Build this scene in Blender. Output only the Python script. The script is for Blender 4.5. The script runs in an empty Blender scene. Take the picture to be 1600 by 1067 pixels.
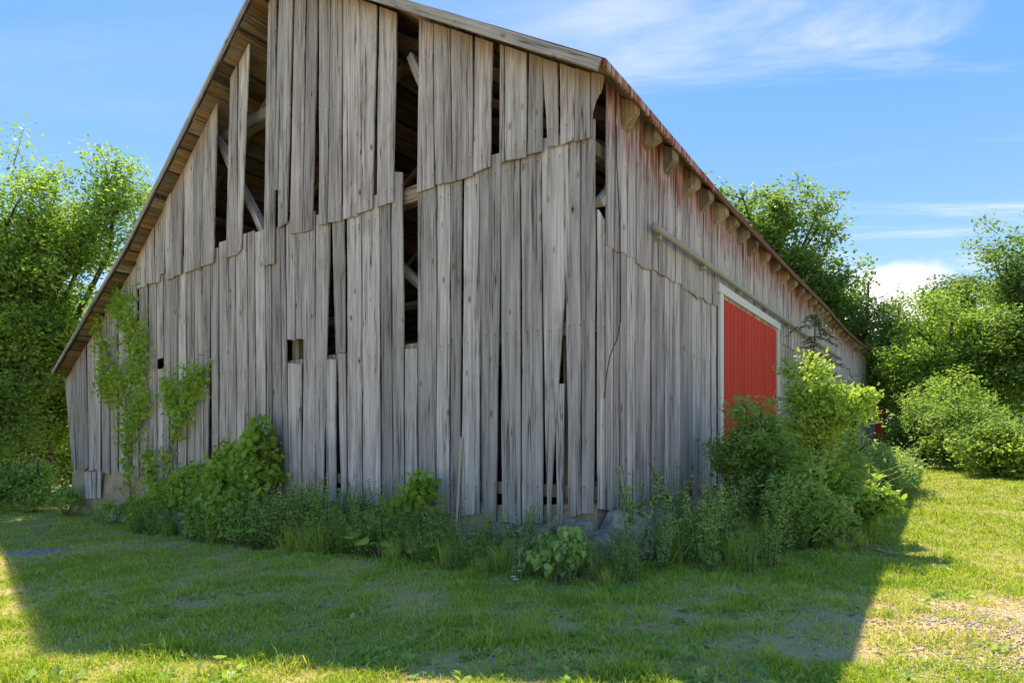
import bpy, math, random
import numpy as np
from mathutils import Vector, noise as mnoise

random.seed(7); RS = np.random.RandomState(11)
scene = bpy.context.scene
col = scene.collection

# ------------------------------------------------------------------ camera
FPX, HY, CAMH = 935.0, 690.0, 1.36          # focal length in photo pixels, horizon row, eye height
cam_d = bpy.data.cameras.new('camera'); cam = bpy.data.objects.new('camera', cam_d); col.objects.link(cam)
cam_d.sensor_width = 36.0; cam_d.lens = 36.0 * FPX / 1600.0
cam_d.shift_y = (HY - 533.5) / 1600.0
cam_d.clip_start = 0.05; cam_d.clip_end = 2000
cam.location = (0, 0, CAMH); cam.rotation_euler = (math.radians(90), 0, 0)
scene.camera = cam

# ------------------------------------------------------------------ sun, sky, exposure
SUN_H = Vector((-1.05, 6.41)); SUN_EL = math.radians(57.0)
sun_dir = Vector((SUN_H.x, SUN_H.y, SUN_H.length * math.tan(SUN_EL))).normalized()
sd = bpy.data.lights.new('sun', 'SUN'); sd.energy = 2.4; sd.angle = math.radians(0.53); sd.color = (1.0, 0.98, 0.93)
so = bpy.data.objects.new('sun', sd); col.objects.link(so)
so.rotation_euler = sun_dir.to_track_quat('Z', 'Y').to_euler(); so.location = (0, 0, 60)

world = bpy.data.worlds.new('World'); scene.world = world; world.use_nodes = True
def build_world():
    nt = world.node_tree; N = nt.nodes; L = nt.links
    for n in list(N): N.remove(n)
    out = N.new('ShaderNodeOutputWorld'); bg = N.new('ShaderNodeBackground'); bg.inputs['Strength'].default_value = 0.125
    sky = N.new('ShaderNodeTexSky'); sky.sky_type = 'NISHITA'; sky.sun_disc = False
    sky.sun_elevation = SUN_EL; sky.sun_rotation = math.atan2(sun_dir.x, sun_dir.y)
    sky.air_density = 1.0; sky.dust_density = 0.08; sky.ozone_density = 2.6; sky.altitude = 200
    hsv = N.new('ShaderNodeHueSaturation'); hsv.inputs['Saturation'].default_value = 2.12; hsv.inputs['Value'].default_value = 1.29
    gm = N.new('ShaderNodeGamma'); gm.inputs['Gamma'].default_value = 0.48
    hsv.inputs['Hue'].default_value = 0.512
    L.new(sky.outputs[0], gm.inputs['Color']); L.new(gm.outputs[0], hsv.inputs['Color'])
    tc = N.new('ShaderNodeTexCoord'); sep = N.new('ShaderNodeSeparateXYZ'); L.new(tc.outputs['Generated'], sep.inputs[0])
    def math_(op, a, b=None, clamp=False):
        m = N.new('ShaderNodeMath'); m.operation = op; m.use_clamp = clamp
        for i, v in enumerate((a, b)):
            if v is None: continue
            if isinstance(v, (int, float)): m.inputs[i].default_value = v
            else: L.new(v, m.inputs[i])
        return m.outputs[0]
    zc = math_('MAXIMUM', sep.outputs[2], 0.06)
    cx = math_('DIVIDE', sep.outputs[0], zc); cy = math_('DIVIDE', sep.outputs[1], zc)
    cmb = N.new('ShaderNodeCombineXYZ'); L.new(cx, cmb.inputs[0]); L.new(cy, cmb.inputs[1])
    mp = N.new('ShaderNodeMapping'); mp.inputs['Rotation'].default_value = (0, 0, -0.01); mp.inputs['Scale'].default_value = (0.55, 1.9, 1)
    mp.inputs['Location'].default_value = (2.12, 0.63, 0)
    L.new(cmb.outputs[0], mp.inputs[0])
    nz = N.new('ShaderNodeTexNoise'); nz.inputs['Scale'].default_value = 0.85; nz.inputs['Detail'].default_value = 9; nz.inputs['Roughness'].default_value = 0.62; nz.inputs['Distortion'].default_value = 0.9
    L.new(mp.outputs[0], nz.inputs['Vector'])
    r = N.new('ShaderNodeMapRange'); r.interpolation_type = 'SMOOTHSTEP'; r.inputs['From Min'].default_value = 0.47; r.inputs['From Max'].default_value = 0.80; r.inputs['To Max'].default_value = 0.48
    L.new(nz.outputs[0], r.inputs['Value'])
    # one small cumulus low over the trees
    vd = N.new('ShaderNodeVectorMath'); vd.operation = 'DISTANCE'
    n2 = N.new('ShaderNodeTexNoise'); n2.inputs['Scale'].default_value = 14; n2.inputs['Detail'].default_value = 6
    L.new(tc.outputs['Generated'], n2.inputs['Vector'])
    vm = N.new('ShaderNodeVectorMath'); vm.operation = 'MULTIPLY'; vm.inputs[1].default_value = (1, 1, 1.9); L.new(tc.outputs['Generated'], vm.inputs[0])
    cd = Vector((0.615, 1, 0.235)).normalized()
    vd.inputs[1].default_value = (cd.x, cd.y, cd.z * 1.9); L.new(vm.outputs[0], vd.inputs[0])
    dd = math_('ADD', vd.outputs['Value'], math_('MULTIPLY', math_('SUBTRACT', n2.outputs[0], 0.5), 0.12))
    r2 = N.new('ShaderNodeMapRange'); r2.interpolation_type = 'SMOOTHSTEP'; r2.inputs['From Min'].default_value = 0.105; r2.inputs['From Max'].default_value = 0.045; r2.inputs['To Max'].default_value = 0.6
    r2.inputs['To Min'].default_value = 0.0
    L.new(dd, r2.inputs['Value'])
    rm = N.new('ShaderNodeMapRange'); rm.interpolation_type = 'SMOOTHSTEP'; rm.inputs['From Min'].default_value = -0.15; rm.inputs['From Max'].default_value = 0.30; rm.inputs['To Min'].default_value = 0.1; L.new(sep.outputs[0], rm.inputs['Value'])
    fac = math_('MAXIMUM', math_('MULTIPLY', r.outputs[0], rm.outputs[0]), r2.outputs[0], True)
    mx = N.new('ShaderNodeMix'); mx.data_type = 'RGBA'
    L.new(fac, mx.inputs['Factor']); L.new(hsv.outputs[0], mx.inputs['A']); mx.inputs['B'].default_value = (3.6, 3.75, 4.0, 1)
    L.new(mx.outputs['Result'], bg.inputs['Color']); L.new(bg.outputs[0], out.inputs['Surface'])
build_world()
vs = scene.view_settings; vs.view_transform = 'Standard'; vs.look = 'None'; vs.gamma = 1.0; vs.use_curve_mapping = False
vs.exposure = 1.92
vs.use_white_balance = True; vs.white_balance_temperature = 9200; vs.white_balance_tint = 16
scene.cycles.max_bounces = 8; scene.cycles.transparent_max_bounces = 8; scene.cycles.use_denoising = True

# ------------------------------------------------------------------ barn frame of reference
SD = Vector((.5965, .8026)).normalized()     # along the side wall, away from the camera
GD = Vector((-SD.y, SD.x))                   # along the gable, to the left
CO = Vector((.989, 7.06))                    # the near corner
def ts(t, s, z=0.0):                         # barn coordinates -> world
    p = CO + GD * t + SD * s
    return Vector((p.x, p.y, z))
def gp(px, py, o=0.0):                       # a point of the gable plane seen in the photo -> (t, z)
    u = (px - 800) / FPX; B = CO - SD * o
    t = (B.x - u * B.y) / (u * GD.y - GD.x); P = B + GD * t
    return t, CAMH + (HY - py) * P.y / FPX
def sp(px, py, t0=0.0):                      # a point of the side plane -> (s, z)
    u = (px - 800) / FPX; B = CO + GD * t0
    k = (B.x - u * B.y) / (u * SD.y - SD.x); P = B + SD * k
    return k, CAMH + (HY - py) * P.y / FPX
def sm(x, a, b):
    x = np.clip((np.asarray(x, float) - a) / (b - a), 0, 1); return x * x * (3 - 2 * x)
def ground_z(x, y):
    x = np.asarray(x, float); y = np.asarray(y, float)
    dx = x - CO.x; dy = y - CO.y
    t = dx * GD.x + dy * GD.y; s = dx * SD.x + dy * SD.y
    z = -0.66 * sm(t, -3.0, 14.0) + 0.5 * sm(s, 1.0, 20.0) * sm(-t, -4, 1.5)
    z = z + 0.025 * np.sin(x * 0.9 + 1.3) * np.sin(y * 0.8) + 0.015 * np.sin(x * 2.3 + y * 1.7)
    return z
def gz(x, y): return float(ground_z(x, y))
RIDGE_T, RIDGE_Z, LEFT_T, BARN_L = 6.317, 9.865, 17.05, 25.9
def roof_top(t):                             # main roof, flatter over the lean-to on the left
    if t < RIDGE_T: return RIDGE_Z - 0.645 * (RIDGE_T - t)
    return RIDGE_Z - 0.65 * (min(t, 12.3) - RIDGE_T) - 0.525 * max(0.0, t - 12.3)

# ------------------------------------------------------------------ mesh helpers
class MB:
    def __init__(s): s.v = []; s.f = []; s.attr = {}
    def add(s, vs_, fs):
        b = len(s.v); s.v += [tuple(v) for v in vs_]; s.f += [tuple(b + i for i in f) for f in fs]
    def box(s, c, d, rot=None):
        vs_ = []
        for z in (-1, 1):
            for y in (-1, 1):
                for x in (-1, 1):
                    p = Vector((x * d[0] / 2, y * d[1] / 2, z * d[2] / 2))
                    if rot is not None: p = rot @ p
                    vs_.append(p + Vector(c))
        s.add(vs_, [(0, 2, 3, 1), (4, 5, 7, 6), (0, 1, 5, 4), (2, 6, 7, 3), (0, 4, 6, 2), (1, 3, 7, 5)])
    def bar(s, a, b, w, h):                   # a square timber from a to b
        a = Vector(a); b = Vector(b); d = (b - a); ln = d.length
        q = d.to_track_quat('Z', 'Y').to_matrix()
        s.box((a + b) / 2, (w, h, ln), q)
    def tube(s, pts, radii, n=6):
        base = len(s.v); m = len(pts); pts = [Vector(p) for p in pts]
        for i in range(m):
            d = (pts[min(i + 1, m - 1)] - pts[max(i - 1, 0)]).normalized()
            x = d.orthogonal().normalized() if i == 0 else (px_ - d * px_.dot(d)).normalized()
            px_ = x; y = d.cross(x)
            for k in range(n):
                a = 2 * math.pi * k / n
                s.v.append(tuple(pts[i] + (x * math.cos(a) + y * math.sin(a)) * radii[i]))
        for i in range(m - 1):
            for k in range(n):
                k2 = (k + 1) % n
                s.f.append((base + i * n + k, base + i * n + k2, base + (i + 1) * n + k2, base + (i + 1) * n + k))
        s.f.append(tuple(base + k for k in reversed(range(n)))); s.f.append(tuple(base + (m - 1) * n + k for k in range(n)))
    def build(s, name, mat, parent=None, loc=None, smooth=False):
        me = bpy.data.meshes.new(name); me.from_pydata(s.v, [], s.f); me.update()
        for k, vals in s.attr.items():
            a = me.attributes.new(k, 'FLOAT', 'POINT'); a.data.foreach_set('value', vals)
        return link(name, me, mat, parent, loc, smooth)
def link(name, me, mat, parent=None, loc=None, smooth=False):
    o = bpy.data.objects.new(name, me); col.objects.link(o)
    if mat is not None: me.materials.append(mat)
    if smooth: me.polygons.foreach_set('use_smooth', [True] * len(me.polygons))
    if parent is not None: o.parent = parent
    if loc is not None: o.location = loc
    return o
def empty(name, loc, rz=0.0):
    o = bpy.data.objects.new(name, None); col.objects.link(o); o.location = loc; o.rotation_euler = (0, 0, rz); o.empty_display_size = 0.2
    return o
def tag(o, label=None, cat=None, group=None, kind=None):
    if label: o['label'] = label
    if cat: o['category'] = cat
    if group: o['group'] = group
    if kind: o['kind'] = kind
    return o
def np_mesh(name, V, T, attrs=None):
    me = bpy.data.meshes.new(name); V = np.ascontiguousarray(V, np.float32); T = np.ascontiguousarray(T, np.int32)
    me.vertices.add(len(V)); me.vertices.foreach_set('co', V.ravel())
    me.loops.add(T.size); me.loops.foreach_set('vertex_index', T.ravel())
    me.polygons.add(len(T)); me.polygons.foreach_set('loop_start', np.arange(0, T.size, 3, dtype=np.int32))
    me.update(calc_edges=True)
    for k, v in (attrs or {}).items():
        a = me.attributes.new(k, 'FLOAT', 'POINT'); a.data.foreach_set('value', np.ascontiguousarray(v, np.float32))
    return me
def unit(a): return a / np.maximum(np.linalg.norm(a, axis=1, keepdims=True), 1e-9)

def leaf_arrays(P, size, up=0.7, aspect=0.5, nrm=None, axis=None, rs=RS, six=False):
    n = len(P); size = np.broadcast_to(np.asarray(size, float), (n,))
    N_ = rs.normal(size=(n, 3)); 
    if nrm is None: N_ = unit(N_ * (1 - up) + np.array([0, 0, 1.0]) * up)
    else: N_ = unit(N_ * (1 - up) + nrm * up)
    A = rs.normal(size=(n, 3)) if axis is None else axis + rs.normal(size=(n, 3)) * 0.35
    A = unit(A - N_ * np.sum(A * N_, 1, keepdims=True)); B = np.cross(N_, A)
    L = size[:, None]; W = L * aspect
    if six == 'lobed':
        h_ = [(.02, .20), (.16, .50), (.34, .30), (.56, .52), (.66, .24), (1.0, 0)]
        ks = [(.38, 0, -.04)] + [(0, 0, 0)] + [(a, b, .10 * abs(b)) for a, b in h_] + [(a, -b, .10 * abs(b)) for a, b in h_[-2::-1]]
        ks = [(a, b, c - .12 * a * a) for a, b, c in ks]; m_ = len(ks) - 1
        tr = [(0, 1 + i, 1 + (i + 1) % m_) for i in range(m_)]
    elif six:
        ks = [(0, 0, 0), (.28, .5, .10), (.7, .34, .05), (1, 0, -.14), (.7, -.34, .05), (.28, -.5, .10)]
        tr = [(0, 1, 5), (1, 2, 4), (1, 4, 5), (2, 3, 4)]
    else:
        ks = [(0, 0, 0), (.42, .5, .10), (1, 0, -.10), (.42, -.5, .10)]
        tr = [(0, 1, 2), (0, 2, 3)]
    V = np.stack([P + A * L * a + B * W * b + N_ * L * c for a, b, c in ks], 1)
    m = len(ks)
    T = (np.arange(n)[:, None, None] * m + np.array(tr)[None]).reshape(-1, 3)
    return V.reshape(-1, 3), T, m
def leaf_mesh(name, P, size, var, **kw):
    V, T, m = leaf_arrays(np.asarray(P), size, **kw)
    return np_mesh(name, V, T, {'var': np.repeat(var, m)})
def blade_arrays(P, h, w, lean, rs=RS):
    n = len(P); a = rs.uniform(0, 2 * np.pi, n); D = np.stack([np.cos(a), np.sin(a), np.zeros(n)], 1)
    b = rs.uniform(0, 2 * np.pi, n); S = np.stack([np.cos(b), np.sin(b), np.zeros(n)], 1)
    h = np.asarray(h)[:, None]; w = np.asarray(w)[:, None]; ln = np.asarray(lean)[:, None]; Z = np.array([0, 0, 1.0])
    mid = P + Z * h * 0.58 + D * h * ln * 0.35; tip = P + Z * h * (1 - 0.35 * ln) + D * h * ln
    V = np.stack([P - S * w, P + S * w, mid + S * w * .75, mid - S * w * .75, tip], 1).reshape(-1, 3)
    T = (np.arange(n)[:, None, None] * 5 + np.array([(0, 1, 2), (0, 2, 3), (3, 2, 4)])[None]).reshape(-1, 3)
    return V, T

# ------------------------------------------------------------------ materials
def newmat(name):
    m = bpy.data.materials.new(name); m.use_nodes = True
    nt = m.node_tree; N = nt.nodes
    for n in list(N): N.remove(n)
    out = N.new('ShaderNodeOutputMaterial'); return m, nt, N, nt.links, out
class G:                                      # tiny node-graph helper
    def __init__(s, nt): s.nt = nt; s.N = nt.nodes; s.L = nt.links
    def put(s, inp, v):
        if hasattr(v, 'is_output') or hasattr(v, 'links'): s.L.new(v, inp)
        else: inp.default_value = v
    def math(s, op, a, b=0.0, clamp=False):
        m = s.N.new('ShaderNodeMath'); m.operation = op; m.use_clamp = clamp; s.put(m.inputs[0], a); s.put(m.inputs[1], b); return m.outputs[0]
    def noise(s, vec, scale, detail=3.0, rough=0.5, dist=0.0):
        n = s.N.new('ShaderNodeTexNoise'); s.put(n.inputs['Vector'], vec); n.inputs['Scale'].default_value = scale
        n.inputs['Detail'].default_value = detail; n.inputs['Roughness'].default_value = rough; n.inputs['Distortion'].default_value = dist; return n.outputs[0]
    def mapping(s, vec, scale=(1, 1, 1), loc=(0, 0, 0)):
        n = s.N.new('ShaderNodeMapping'); s.put(n.inputs[0], vec); s.put(n.inputs['Scale'], scale); s.put(n.inputs['Location'], loc); return n.outputs[0]
    def rng(s, v, a, b, lo=0.0, hi=1.0, smooth=True):
        n = s.N.new('ShaderNodeMapRange'); n.interpolation_type = 'SMOOTHSTEP' if smooth else 'LINEAR'
        s.put(n.inputs['Value'], v); n.inputs['From Min'].default_value = a; n.inputs['From Max'].default_value = b
        n.inputs['To Min'].default_value = lo; n.inputs['To Max'].default_value = hi; return n.outputs[0]
    def mix(s, f, a, b, mode='MIX'):
        n = s.N.new('ShaderNodeMix'); n.data_type = 'RGBA'; n.blend_type = mode
        s.put(n.inputs['Factor'], f)
        for k, v in (('A', a), ('B', b)):
            if isinstance(v, tuple): v = (*v, 1.0) if len(v) == 3 else v
            s.put(n.inputs[k], v)
        return n.outputs['Result']
    def ramp(s, f, stops):
        n = s.N.new('ShaderNodeValToRGB'); s.put(n.inputs[0], f); e = n.color_ramp.elements
        while len(e) < len(stops): e.new(0.5)
        for el, (p, c) in zip(e, stops): el.position = p; el.color = (*c, 1)
        return n.outputs[0]
    def attr(s, name):
        n = s.N.new('ShaderNodeAttribute'); n.attribute_name = name; return n.outputs['Fac']
    def bump(s, h, strength=0.3, dist=0.01):
        n = s.N.new('ShaderNodeBump'); s.put(n.inputs['Height'], h); n.inputs['Strength'].default_value = strength; n.inputs['Distance'].default_value = dist; return n.outputs[0]
    def bsdf(s, colr, rough=0.85, normal=None, spec=0.3):
        n = s.N.new('ShaderNodeBsdfPrincipled'); s.put(n.inputs['Base Color'], (*colr, 1) if isinstance(colr, tuple) else colr)
        s.put(n.inputs['Roughness'], rough); n.inputs['Specular IOR Level'].default_value = spec
        if normal is not None: s.L.new(normal, n.inputs['Normal'])
        return n.outputs[0]

def wood_mat(name, dark, mid, light, paint=0.0, warm=(0.36, 0.20, 0.10), knots=True, tint=0.6):
    m, nt, N, L, out = newmat(name); g = G(nt)
    tc = N.new('ShaderNodeTexCoord'); oi = N.new('ShaderNodeObjectInfo')
    geo = N.new('ShaderNodeNewGeometry')
    off = N.new('ShaderNodeCombineXYZ'); L.new(g.math('MULTIPLY', oi.outputs['Random'], 37.0), off.inputs[0]); L.new(g.math('MULTIPLY', oi.outputs['Random'], 91.0), off.inputs[2])
    va = N.new('ShaderNodeVectorMath'); L.new(tc.outputs['Object'], va.inputs[0]); L.new(off.outputs[0], va.inputs[1]); va = va.outputs[0]
    broad = g.noise(g.mapping(va, (9, 9, 0.55)), 1.0, 4, 0.6, 0.4)
    fine = g.noise(g.mapping(va, (95, 95, 1.1)), 1.0, 5, 0.75, 0.3)
    blot = g.noise(g.mapping(va, (2.2, 2.2, 1.1)), 1.0, 4, 0.6)
    mid_ = g.noise(g.mapping(va, (30, 30, 0.8), (2, 6, 1)), 1.0, 4, 0.7, 0.6)
    f = g.math('ADD', g.math('ADD', g.math('MULTIPLY', broad, 0.34), g.math('MULTIPLY', fine, 0.26)), g.math('MULTIPLY', mid_, 0.40))
    c = g.ramp(f, [(0.38, dark), (0.475, mid), (0.60, light)])
    # every board its own tone
    h1 = N.new('ShaderNodeHueSaturation'); L.new(c, h1.inputs['Color'])
    L.new(g.math('ADD', g.math('MULTIPLY', oi.outputs['Random'], tint), 1.0 - tint * 0.5), h1.inputs['Value'])
    wn = N.new('ShaderNodeTexWhiteNoise'); wn.noise_dimensions = '1D'; L.new(oi.outputs['Random'], wn.inputs['W'])
    L.new(g.math('ADD', g.math('MULTIPLY', wn.outputs['Value'], 0.7), 0.6), h1.inputs['Saturation']); c = h1.outputs[0]
    c = g.mix(g.rng(blot, 0.50, 0.74, 0, 0.5), c, (0.22, 0.175, 0.15))
    c = g.mix(g.rng(g.noise(g.mapping(va, (1.6, 1.6, 0.8), (5, 5, 5)), 1.0, 3), 0.56, 0.75, 0, 0.35), c, (0.36, 0.35, 0.37))
    # drying cracks
    cr = g.noise(g.mapping(va, (24, 24, 0.34)), 1.0, 3, 0.55, 0.35)
    crack = g.math('SUBTRACT', 1.0, g.rng(g.math('ABSOLUTE', g.math('SUBTRACT', cr, 0.5)), 0.007, 0.026))
    crack = g.math('MULTIPLY', crack, g.rng(g.noise(g.mapping(va, (6, 6, 0.5), (9, 2, 4)), 1.0, 2), 0.45, 0.56))
    c = g.mix(g.math('MULTIPLY', crack, 0.92), c, (0.045, 0.038, 0.034))
    if knots:
        vo = N.new('ShaderNodeTexVoronoi'); vo.inputs['Scale'].default_value = 1.0; L.new(g.mapping(va, (3.6, 3.6, 1.75)), vo.inputs['Vector'])
        kn = g.rng(vo.outputs['Distance'], 0.04, 0.14, 1, 0)
        c = g.mix(g.math('MULTIPLY', kn, 0.75), c, (0.15, 0.10, 0.065))
        kn2 = g.rng(vo.outputs['Distance'], 0.03, 0.06, 1, 0); c = g.mix(g.math('MULTIPLY', kn2, g.rng(wn.outputs['Value'], 0.3, 0.5)), c, (0.02, 0.016, 0.014))
    # nail rows at the girts, with rust running down
    sx = N.new('ShaderNodeSeparateXYZ'); L.new(tc.outputs['Object'], sx.inputs[0]); sp_ = N.new('ShaderNodeSeparateXYZ'); L.new(geo.outputs['Position'], sp_.inputs[0])
    ax = g.math('ABSOLUTE', g.math('SUBTRACT', g.math('ABSOLUTE', g.math('ADD', sx.outputs[0], sx.outputs[1])), 0.075))
    nm = None
    for z0 in (0.78, 2.75, 4.88, 5.2, 6.9):
        zz = g.math('ADD', sp_.outputs[2], g.math('MULTIPLY', g.math('SUBTRACT', oi.outputs['Random'], 0.5), 0.09))
        d_ = g.math('ADD', g.math('ABSOLUTE', g.math('SUBTRACT', zz, z0)), ax); n_ = g.rng(d_, 0.010, 0.018, 1, 0)
        dz = g.math('SUBTRACT', z0, zz); st_ = g.math('MULTIPLY', g.math('MULTIPLY', g.rng(dz, 0.0, 0.02), g.rng(dz, 0.05, 0.30, 1, 0)), g.rng(ax, 0.004, 0.016, 0.35, 0))
        n_ = g.math('MAXIMUM', n_, st_); nm = n_ if nm is None else g.math('MAXIMUM', nm, n_)
    if knots: c = g.mix(g.math('MULTIPLY', nm, 0.8), c, (0.07, 0.045, 0.035))
    # sheltered wood just under the eaves keeps its old colour and paint
    ft = g.attr('ft')
    st = g.noise(g.mapping(va, (26, 26, 1.6), (3, 1, 7)), 1.0, 4, 0.65)
    wob = g.math('ADD', ft, g.math('MULTIPLY', g.math('SUBTRACT', st, 0.5), 1.1))
    c = g.mix(g.math('MULTIPLY', g.rng(wob, 0.05, 0.42, 0.8, 0), g.attr('warm')), c, warm)
    pa = g.attr('paint')
    wob2 = g.math('ADD', ft, g.math('MULTIPLY', g.math('SUBTRACT', g.noise(g.mapping(va, (15, 15, 1.1), (7, 3, 2)), 1.0, 5, 0.7), 0.5), 2.6))
    pm = g.math('MULTIPLY', g.rng(wob2, 0.50, 0.95, 0.92, 0.0), pa)
    c = g.mix(pm, c, g.mix(st, (0.17, 0.028, 0.02), (0.32, 0.075, 0.055)))
    fl = g.noise(g.mapping(va, (19, 19, 3.4), (1, 8, 2)), 1.0, 5, 0.72)
    flk = g.math('MULTIPLY', g.math('MULTIPLY', g.rng(fl, 0.60, 0.68), pa), g.rng(ft, 0.0, 3.0, 0.7, 0.10))
    c = g.mix(flk, c, (0.23, 0.07, 0.055))
    wf = g.math('MULTIPLY', g.math('MULTIPLY', g.rng(g.noise(g.mapping(va, (16, 16, 1.2), (4, 4, 1)), 1.0, 4, 0.6), 0.42, 0.62), pa), g.rng(ft, 0.2, 5.0, 0.65, 0.22))
    c = g.mix(wf, c, (0.52, 0.49, 0.55))
    ht = g.math('ADD', g.math('MULTIPLY', f, 1.0), g.math('MULTIPLY', crack, -1.2))
    L.new(g.bsdf(c, 0.88, g.bump(ht, 0.55, 0.012), 0.2), out.inputs['Surface'])
    return m
M = {}
M['wood'] = wood_mat('weathered_wood', (0.11, 0.094, 0.094), (0.365, 0.328, 0.335), (0.565, 0.525, 0.54))
M['beam'] = wood_mat('old_timber', (0.11, 0.085, 0.06), (0.24, 0.19, 0.14), (0.38, 0.32, 0.25), knots=False)
M['soffit'] = wood_mat('roof_boarding', (0.09, 0.06, 0.04), (0.22, 0.15, 0.10), (0.36, 0.27, 0.19), tint=0.9)
M['rake'] = wood_mat('rake_wood', (0.17, 0.15, 0.14), (0.38, 0.35, 0.34), (0.54, 0.52, 0.51))
M['stake'] = wood_mat('stake_wood', (0.15, 0.12, 0.09), (0.32, 0.27, 0.22), (0.42, 0.37, 0.31), knots=False)

def paint_mat(name, c0, c1, rough=0.55, wear=0.2, wearc=(0.3, 0.27, 0.26)):
    m, nt, N, L, out = newmat(name); g = G(nt); tc = N.new('ShaderNodeTexCoord'); oi = N.new('ShaderNodeObjectInfo')
    a = g.noise(g.mapping(tc.outputs['Object'], (3, 3, 0.8)), 1.0, 4, 0.6)
    c = g.mix(a, c0, c1)
    h = N.new('ShaderNodeHueSaturation'); L.new(c, h.inputs['Color']); L.new(g.math('ADD', g.math('MULTIPLY', oi.outputs['Random'], 0.16), 0.92), h.inputs['Value']); c = h.outputs[0]
    w = g.rng(g.noise(g.mapping(tc.outputs['Object'], (24, 24, 2.5)), 1.0, 5, 0.7), 0.66, 0.74, 0, wear)
    c = g.mix(w, c, wearc)
    L.new(g.bsdf(c, rough, g.bump(a, 0.15, 0.01), 0.35), out.inputs['Surface']); return m
M['red'] = paint_mat('red_paint', (0.62, 0.042, 0.020), (0.44, 0.030, 0.018), 0.8, 0.7, (0.50, 0.20, 0.14))
M['white'] = paint_mat('white_paint', (0.62, 0.63, 0.66), (0.52, 0.54, 0.58), wear=0.6)
M['redfascia'] = paint_mat('old_red_fascia', (0.12, 0.042, 0.034), (0.19, 0.085, 0.062), 0.85, 0.9, (0.24, 0.19, 0.15))
M['metal'] = paint_mat('galvanised_rail', (0.25, 0.26, 0.25), (0.34, 0.34, 0.32), 0.5, 0.5, (0.16, 0.12, 0.07))
M['cable'] = paint_mat('black_cable', (0.03, 0.026, 0.026), (0.05, 0.035, 0.03), 0.5, 0)

def rough_mat(name, cols, scale=4.0, bump=0.5, bd=0.03, rough=0.92):
    m, nt, N, L, out = newmat(name); g = G(nt); geo = N.new('ShaderNodeNewGeometry')
    a = g.noise(geo.outputs['Position'], scale, 6, 0.65); b = g.noise(geo.outputs['Position'], scale * 7, 4, 0.6)
    f = g.math('ADD', g.math('MULTIPLY', a, 0.7), g.math('MULTIPLY', b, 0.3))
    n = len(cols); c = g.ramp(f, [(0.32 + 0.36 * i / (n - 1), cc) for i, cc in enumerate(cols)])
    L.new(g.bsdf(c, rough, g.bump(f, bump, bd), 0.2), out.inputs['Surface']); return m
M['stone'] = rough_mat('field_stone', [(0.09, 0.08, 0.065), (0.24, 0.22, 0.19), (0.42, 0.395, 0.35)], 7, 0.9)
M['render'] = rough_mat('tan_render', [(0.22, 0.16, 0.10), (0.38, 0.30, 0.22), (0.46, 0.41, 0.34)], 1.6, 0.4)
M['shingle'] = rough_mat('asphalt_shingle', [(0.03, 0.028, 0.027), (0.06, 0.055, 0.05), (0.10, 0.09, 0.08)], 9)
M['dirt'] = rough_mat('dirt_floor', [(0.05, 0.04, 0.03), (0.09, 0.07, 0.055), (0.12, 0.10, 0.08)], 3)
M['slab'] = rough_mat('old_concrete', [(0.15, 0.13, 0.10), (0.27, 0.24, 0.20), (0.38, 0.35, 0.30)], 6)
M['farroof'] = rough_mat('brown_roof', [(0.19, 0.10, 0.07), (0.26, 0.15, 0.11), (0.32, 0.20, 0.15)], 2)
M['farwall'] = rough_mat('pale_wall', [(0.3, 0.28, 0.25), (0.38, 0.36, 0.33), (0.44, 0.42, 0.4)], 2)
M['bark'] = rough_mat('bark', [(0.035, 0.028, 0.022), (0.085, 0.07, 0.055), (0.15, 0.13, 0.11)], 9, 0.8)
M['twig'] = rough_mat('dead_twig', [(0.12, 0.09, 0.065), (0.24, 0.19, 0.15), (0.36, 0.31, 0.26)], 20)
M['straw'] = rough_mat('dry_stem', [(0.24, 0.19, 0.12), (0.36, 0.30, 0.20), (0.46, 0.40, 0.29)], 20)
M['gravel'] = rough_mat('gravel_stone', [(0.24, 0.23, 0.21), (0.40, 0.39, 0.36), (0.55, 0.53, 0.49)], 30, 0.2)
M['flower'] = paint_mat('white_petals', (0.75, 0.75, 0.72), (0.65, 0.66, 0.6), 0.7, 0)

def leaf_mat(name, cols, transl=0.45, rough=0.5, spec=0.3, k=(1.85, 2.1, 2.2)):
    m, nt, N, L, out = newmat(name); g = G(nt); v = g.attr('var'); n = len(cols)
    cols = [(min(a * k[0], .55), min(b * k[1], .5), c * k[2]) for a, b, c in cols]
    c = g.ramp(v, [(i / (n - 1), cc) for i, cc in enumerate(cols)])
    b = g.bsdf(c, rough, None, spec)
    tr = N.new('ShaderNodeBsdfTranslucent')
    hs = N.new('ShaderNodeHueSaturation'); L.new(c, hs.inputs['Color']); hs.inputs['Hue'].default_value = 0.5; hs.inputs['Saturation'].default_value = 1.12; hs.inputs['Value'].default_value = 1.6
    L.new(hs.outputs[0], tr.inputs['Color'])
    mx = N.new('ShaderNodeMixShader'); mx.inputs[0].default_value = transl
    L.new(b, mx.inputs[1]); L.new(tr.outputs[0], mx.inputs[2]); L.new(mx.outputs[0], out.inputs['Surface']); return m
M['leafL'] = leaf_mat('boxelder_leaf', [(0.070, 0.12, 0.024), (0.12, 0.18, 0.035), (0.175, 0.225, 0.055)], k=(1.8, 2.0, 2.2))
M['leafB'] = leaf_mat('maple_leaf', [(0.045, 0.085, 0.022), (0.085, 0.13, 0.03), (0.13, 0.17, 0.045)])
M['leafD'] = leaf_mat('oak_leaf', [(0.030, 0.062, 0.022), (0.055, 0.092, 0.03), (0.09, 0.125, 0.045)], 0.35)
M['leafS'] = leaf_mat('sapling_leaf', [(0.085, 0.135, 0.022), (0.14, 0.19, 0.035), (0.20, 0.24, 0.06)], 0.42, k=(1.9, 2.15, 2.4))
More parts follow.
